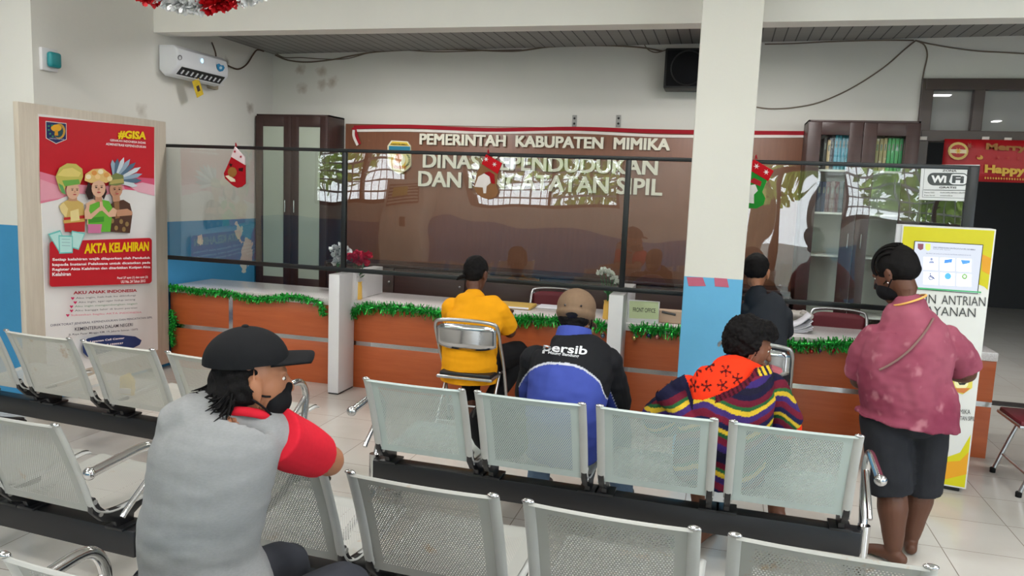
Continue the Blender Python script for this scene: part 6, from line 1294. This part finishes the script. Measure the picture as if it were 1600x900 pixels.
fuse('shawl', bm, colmat('striped wool knit', .95, .18, 140, .5, 260, spec=.15), t, .0045, 3, [(.012, 7, (1, 1, 1)), (.004, 26, (1, 1, 1))], scol, cut=lambda c: c.z > np.interp(c.x, ex, ez)+(0 if c.y < 3.64 else -.02) or (c.y > 3.72 and -.10 < c.x < .27 and c.z > .5))
bm = NB(); hairshell(bm, hat, hf, hr, hu, 1, [(-.025, 0, .040, .112, .108, .108), (-.05, 0, .0, .085, .098, .080), (.02, 0, .075, .085, .090, .070)])
fuse('hair', bm, M_hair, t, .005, 1, [(.010, 22, (1, 1, 1)), (.007, 60, (1, 1, 1)), (.004, 120, (1, 1, 1))], cut=lambda c: (c-hat(0, 0, 0)).dot(hf) > .018 and (c-hat(0, 0, 0)).dot(hu) < .05)
bm = NB(); mo = [q(a, b, 3.80) for a, b in ((1180, 592), (1192, 579), (1206, 572), (1222, 578), (1214, 584), (1198, 591))]
prism(bm, [(v.x, v.z) for v in mo], 3.755, 3.845, 'y', .004)
o = obj('face_mask', bm, mat('pink mask worn under the chin', srgb(190, 104, 112), .8), t)
o['label'] = 'pink mask pulled down under the chin'
bm = NB(); ell(bm, pel+Vector((0, .03, -.015)), (.20, .17, .075))
for h, k in ((pel+Vector((.09, 0, 0)), kR), (pel+Vector((-.09, 0, 0)), kL)): sweep(bm, [h, h.lerp(k, .6), k+Vector((0, .02, -.02))], [.10, .09, .078])
fuse('skirt', bm, mat('dark printed skirt', srgb(40, 34, 46), .9), t, .008, 4)
# ---- 5  standing person in a washed pink shirt at the kiosk
Yp = 3.95; q = lambda a, b, y=Yp: ony(a, b, y)
t = thing('person', 'person in washed pink shirt and dark shorts standing at the kiosk', 'person', (.88, 3.95, 0))
hc = q(1398, 428, 4.02); nk = q(1422, 474, 3.99)
bm = NB(); hf, hu, hr, hat = head(bm, hc, (-.72, .52, -.42), (-.36, .26, .92), nk, 1.0, .056)
cxx = q(1415, 600).x; hip = Vector((q(1412, 680).x, 3.96, .70)); zS = q(1420, 505).z
shL, shR = Vector((q(1364, 528).x, 3.99, q(1364, 528).z)), Vector((q(1488, 534).x, 3.99, q(1488, 534).z))
eL, eR = Vector((q(1343, 597, 4.06).x, 4.06, q(1343, 594, 4.06).z)), Vector((q(1510, 585, 4.06).x, 4.06, q(1510, 583, 4.06).z)); wL, wR = Vector((cxx-.10, 4.26, .93)), Vector((cxx+.12, 4.28, .90))
sweep(bm, [hip, Vector((cxx, 3.95, .90)), Vector((cxx, 3.97, zS-.08)), Vector((nk.x, 3.98, zS+.02)), nk], [(.15, .11), (.13, .09), (.13, .09), (.08, .06), (.054, .054)])
for s, e, w, th in ((shR, eR, wR, -1), (shL, eL, wL, 1)): sweep(bm, [s, s.lerp(e, .5), e, e.lerp(w, .4), w], [.048, .05, .046, .044, .028]); hand(bm, w, (.35*th, .8, .1), (0, .3, 1), th, .95)
kneeL, kneeR = Vector((q(1394, 782, 3.92).x, 3.95, .36)), Vector((q(1440, 765, 4.05).x, 4.07, .37)); aL, aR = Vector((q(1400, 868, 3.90).x-.012, 3.915, .085)), Vector((q(1424, 845, 4.06).x, 4.08, .085))
for h, k, a in ((hip+Vector((-.085, 0, 0)), kneeL, aL), (hip+Vector((.09, .03, 0)), kneeR, aR)): sweep(bm, [h, h.lerp(k, .5), k, k.lerp(a, .35), k.lerp(a, .7), a], [.09, .082, .066, .070, .054, .042])
foot(bm, aL, (-.75, .66), .95); foot(bm, aR, (.1, 1), .95)
fuse('body', bm, S_dark, t, .006, 3); eyes(hat, hf, hr, hu, t)
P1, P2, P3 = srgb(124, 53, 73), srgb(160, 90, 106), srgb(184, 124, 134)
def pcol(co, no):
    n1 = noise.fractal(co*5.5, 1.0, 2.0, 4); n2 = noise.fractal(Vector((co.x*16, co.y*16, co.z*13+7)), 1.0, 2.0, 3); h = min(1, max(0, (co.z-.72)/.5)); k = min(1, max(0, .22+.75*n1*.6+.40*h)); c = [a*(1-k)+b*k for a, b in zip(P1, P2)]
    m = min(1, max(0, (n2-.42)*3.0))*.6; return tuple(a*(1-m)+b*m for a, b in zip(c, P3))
bm = NB(); zh = q(1420, 658).z; xh = q(1417, 665).x
sweep(bm, [Vector((xh, 3.95, zh)), Vector((xh, 3.95, .76)), Vector((cxx-.01, 3.95, .90)), Vector((cxx, 3.96, 1.05)), Vector((q(1424, 525).x, 3.975, zS-.05)), Vector((q(1424, 490).x, 3.985, zS+.035)), nk+Vector((0, 0, -.005))], [(.232, .18), (.212, .168), (.200, .155), (.196, .142), (.172, .12), (.118, .092), (.074, .068)], (1, 0, 0), 28, 6, True)
for s, e in ((shR, eR), (shL, eL)): sweep(bm, [s+Vector((.03 if s is shL else -.03, 0, .005)), s.lerp(e, .4), s.lerp(e, .88)], [.072, .080, .080], (0, 1, 0), 20, 5, False, True)
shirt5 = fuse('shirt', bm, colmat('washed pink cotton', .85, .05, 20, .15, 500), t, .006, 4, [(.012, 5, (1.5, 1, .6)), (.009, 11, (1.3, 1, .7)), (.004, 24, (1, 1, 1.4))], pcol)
sp = [on_surface(a, b, shirt5, .008) for a, b in ((1463, 470), (1463, 485), (1458, 498), (1448, 515), (1435, 532), (1420, 548), (1404, 561), (1388, 571), (1374, 578))]
bm = NB(); tube(bm, [p for p in sp if p], .0075, 8, 3, ((0, -1, .2), .7)); obj('bag_strap', bm, mat('grey brown strap', srgb(132, 104, 98), .7), t)
bm = NB(); ax = (hat(-.02, 0, -.06)-nk).normalized(); cc = nk+ax*.016; s1 = Vector((1, 0, 0)); s1 = (s1-ax*s1.dot(ax)).normalized(); s2 = ax.cross(s1); tube(bm, [cc+s1*.076*math.cos(i*PI/14)+s2*.073*math.sin(i*PI/14) for i in range(29)], .0052, 8, 0, None, False); obj('lanyard', bm, mat('yellow lanyard cord', srgb(232, 176, 92), .6), t)
bm = NB(); zk = q(1400, 776, 3.93).z; zk = .335
for h, k, dx in ((hip+Vector((-.09, 0, .0)), kneeL, -.005), (hip+Vector((.095, .03, .0)), kneeR, .0)): sweep(bm, [h+Vector((0, 0, .06)), h, h.lerp(k, .5), Vector((k.x+dx, k.y, zk))], [.080, .108, .106, .102], (1, 0, 0), 22, 5, False, True)
ell(bm, hip+Vector((0, -.01, .03)), (.165, .145, .12)); fuse('shorts', bm, mat('dark faded shorts', srgb(42, 43, 47), .9, 0, .35, 7, bmp=.2), t, .007, 4, [(.012, 7, (1.4, 1, .6)), (.006, 16, (1, 1, 1))])
bm = NB(); hairshell(bm, hat, hf, hr, hu, 1, [(-.020, 0, .040, .102, .088, .096), (-.048, 0, .008, .074, .082, .066)])
h_ = fuse('hair', bm, M_hair, t, .005, 2, [(.004, 40, (1, 1, 1))], cut=lambda c: (c-hat(0, 0, 0)).dot(hf) > .05 and (c-hat(0, 0, 0)).dot(hu) < .06)
for k in range(9):     # cornrows running back over the crown
    y = (k-4)*.019; bm = NB(); pts = []
    for i in range(14):
        a = -.35+i*.19; rr = math.sqrt(max(.05, 1-(y/.09)**2)); pts.append(hat(-.02+.104*rr*math.cos(a), y*1.02, .040+.100*rr*math.sin(a)) if a < 2.2 else hat(-.02+.104*rr*math.cos(a), y, .04+.10*rr*math.sin(a)))
    tube(bm, pts, .0062, 7); obj('braid', bm, M_hair, h_)
facemask(hat, hf, hr, hu, t)
bm = NB(); ell(bm, hat(.004, -.090, -.040), (.005, .005, .005), (hf, hr, hu)); obj('earring', bm, M_chrome, t); bm = NB(); ell(bm, hat(.004, .090, -.040), (.005, .005, .005), (hf, hr, hu)); obj('earring', bm, M_chrome, t)
# ---- 6  dark shirted sitter behind the column
Yp = 5.42; q = lambda a, b, y=Yp: ony(a, b, y)
t = thing('person', 'person in dark grey shirt half hidden behind the column at the counter', 'person', (.27, 5.35, 0))
hc = Vector((q(1182, 428).x, 5.44, q(1182, 426).z)); nk = Vector((q(1183, 460).x+.005, 5.40, q(1183, 462).z))
bm = NB(); hf, hu, hr, hat = head(bm, hc, (.25, .95, -.15), (0, .1, 1), nk, .98, .052)
cx = .325; pel = Vector((cx-.02, 5.22, .53)); zS = q(1190, 482).z
shL, shR = Vector((cx-.135, 5.36, zS-.02)), Vector((cx+.10, 5.36, zS-.02)); eL, eR = Vector((cx-.14, 5.52, .82)), Vector((cx+.13, 5.52, .80)); wL, wR = Vector((cx-.05, 5.74, .79)), Vector((cx+.09, 5.74, .79))
sweep(bm, [pel, Vector((cx-.02, 5.25, .72)), Vector((cx-.02, 5.33, zS-.09)), nk], [(.13, .10), (.12, .09), (.13, .085), (.05, .05)])
for s, e, w, th in ((shR, eR, wR, -1), (shL, eL, wL, 1)): sweep(bm, [s, s.lerp(e, .5), e, e.lerp(w, .5), w], [.046, .042, .038, .036, .026]); hand(bm, w, (0, 1, -.1), (0, .1, 1), th, .9)
kR, kL = Vector((cx+.12, 5.60, .52)), Vector((cx-.08, 5.62, .52)); aR, aL = Vector((cx+.12, 5.58, .09)), Vector((cx-.08, 5.58, .09))
for h, k, a in ((pel+Vector((.08, 0, 0)), kR, aR), (pel+Vector((-.08, 0, 0)), kL, aL)): sweep(bm, [h, h.lerp(k, .5), k, k.lerp(a, .4), a], [.075, .066, .05, .05, .034]); foot(bm, a, (0, 1), .9)
fuse('body', bm, S_brown, t, .008, 3); eyes(hat, hf, hr, hu, t, .98)
bm = NB(); sweep(bm, [Vector((cx-.02, 5.22, .50)), Vector((cx-.02, 5.245, .72)), Vector((cx-.02, 5.32, zS-.12)), Vector((cx-.02, 5.36, zS+.01)), Vector((nk.x, 5.385, zS+.065)), nk+Vector((0, 0, .035))], [(.155, .125), (.150, .12), (.158, .115), (.14, .095), (.09, .075), (.058, .056)], (1, 0, 0), 22, 5, True)
for s, e in ((shR, eR), (shL, eL)): sweep(bm, [s, s.lerp(e, .5), s.lerp(e, .85)], [.062, .064, .06], (1, 0, 0), 18, 5, False, True)
fuse('shirt', bm, mat('dark grey tee', srgb(42, 45, 50), .9), t, .008, 4, [(.008, 8, (1, 1, 1))])
bm = NB()
for h, k, a in ((pel+Vector((.08, 0, 0)), kR, aR), (pel+Vector((-.08, 0, 0)), kL, aL)): sweep(bm, [h, h.lerp(k, .5), k, k.lerp(a, .4), a+Vector((0, 0, .03))], [.092, .082, .068, .064, .056], (1, 0, 0), 18, 5, False, True)
ell(bm, pel+Vector((0, 0, -.02)), (.16, .13, .07)); fuse('trousers', bm, mat('dark trousers', srgb(36, 38, 46), .9), t, .009, 4)
bm = NB(); hairshell(bm, hat, hf, hr, hu, .98, [(-.018, 0, .042, .098, .084, .092), (-.045, 0, .006, .068, .079, .058)]); fuse('hair', bm, M_hair, t, .006, 2, [(.006, 40, (1, 1, 1))])

# skin stays under cloth: body points that would peep through a garment are drawn just inside it
GARB = ('shirt', 'sleeve', 'jacket', 'trousers', 'jeans', 'shorts', 'skirt', 'shoe', 'cap')
for root in [o for o in COL.objects if o.get('category') == 'person']:
    body = next(c for c in root.children if c.name.startswith('body'))
    trees = [BVHTree.FromPolygons([v.co for v in c.data.vertices], [tuple(p.vertices) for p in c.data.polygons]) for c in root.children if c.name.split('.')[0] in GARB]
    for v in body.data.vertices:
        for tr in trees:
            h = tr.find_nearest(v.co, .03)
            if h[0] is None: continue
            if (v.co-h[0]).dot(h[1]) > -.004: v.co = h[0]-h[1]*.005
    body.data.update()
if _TMP is not None: bpy.data.scenes.remove(_TMP)
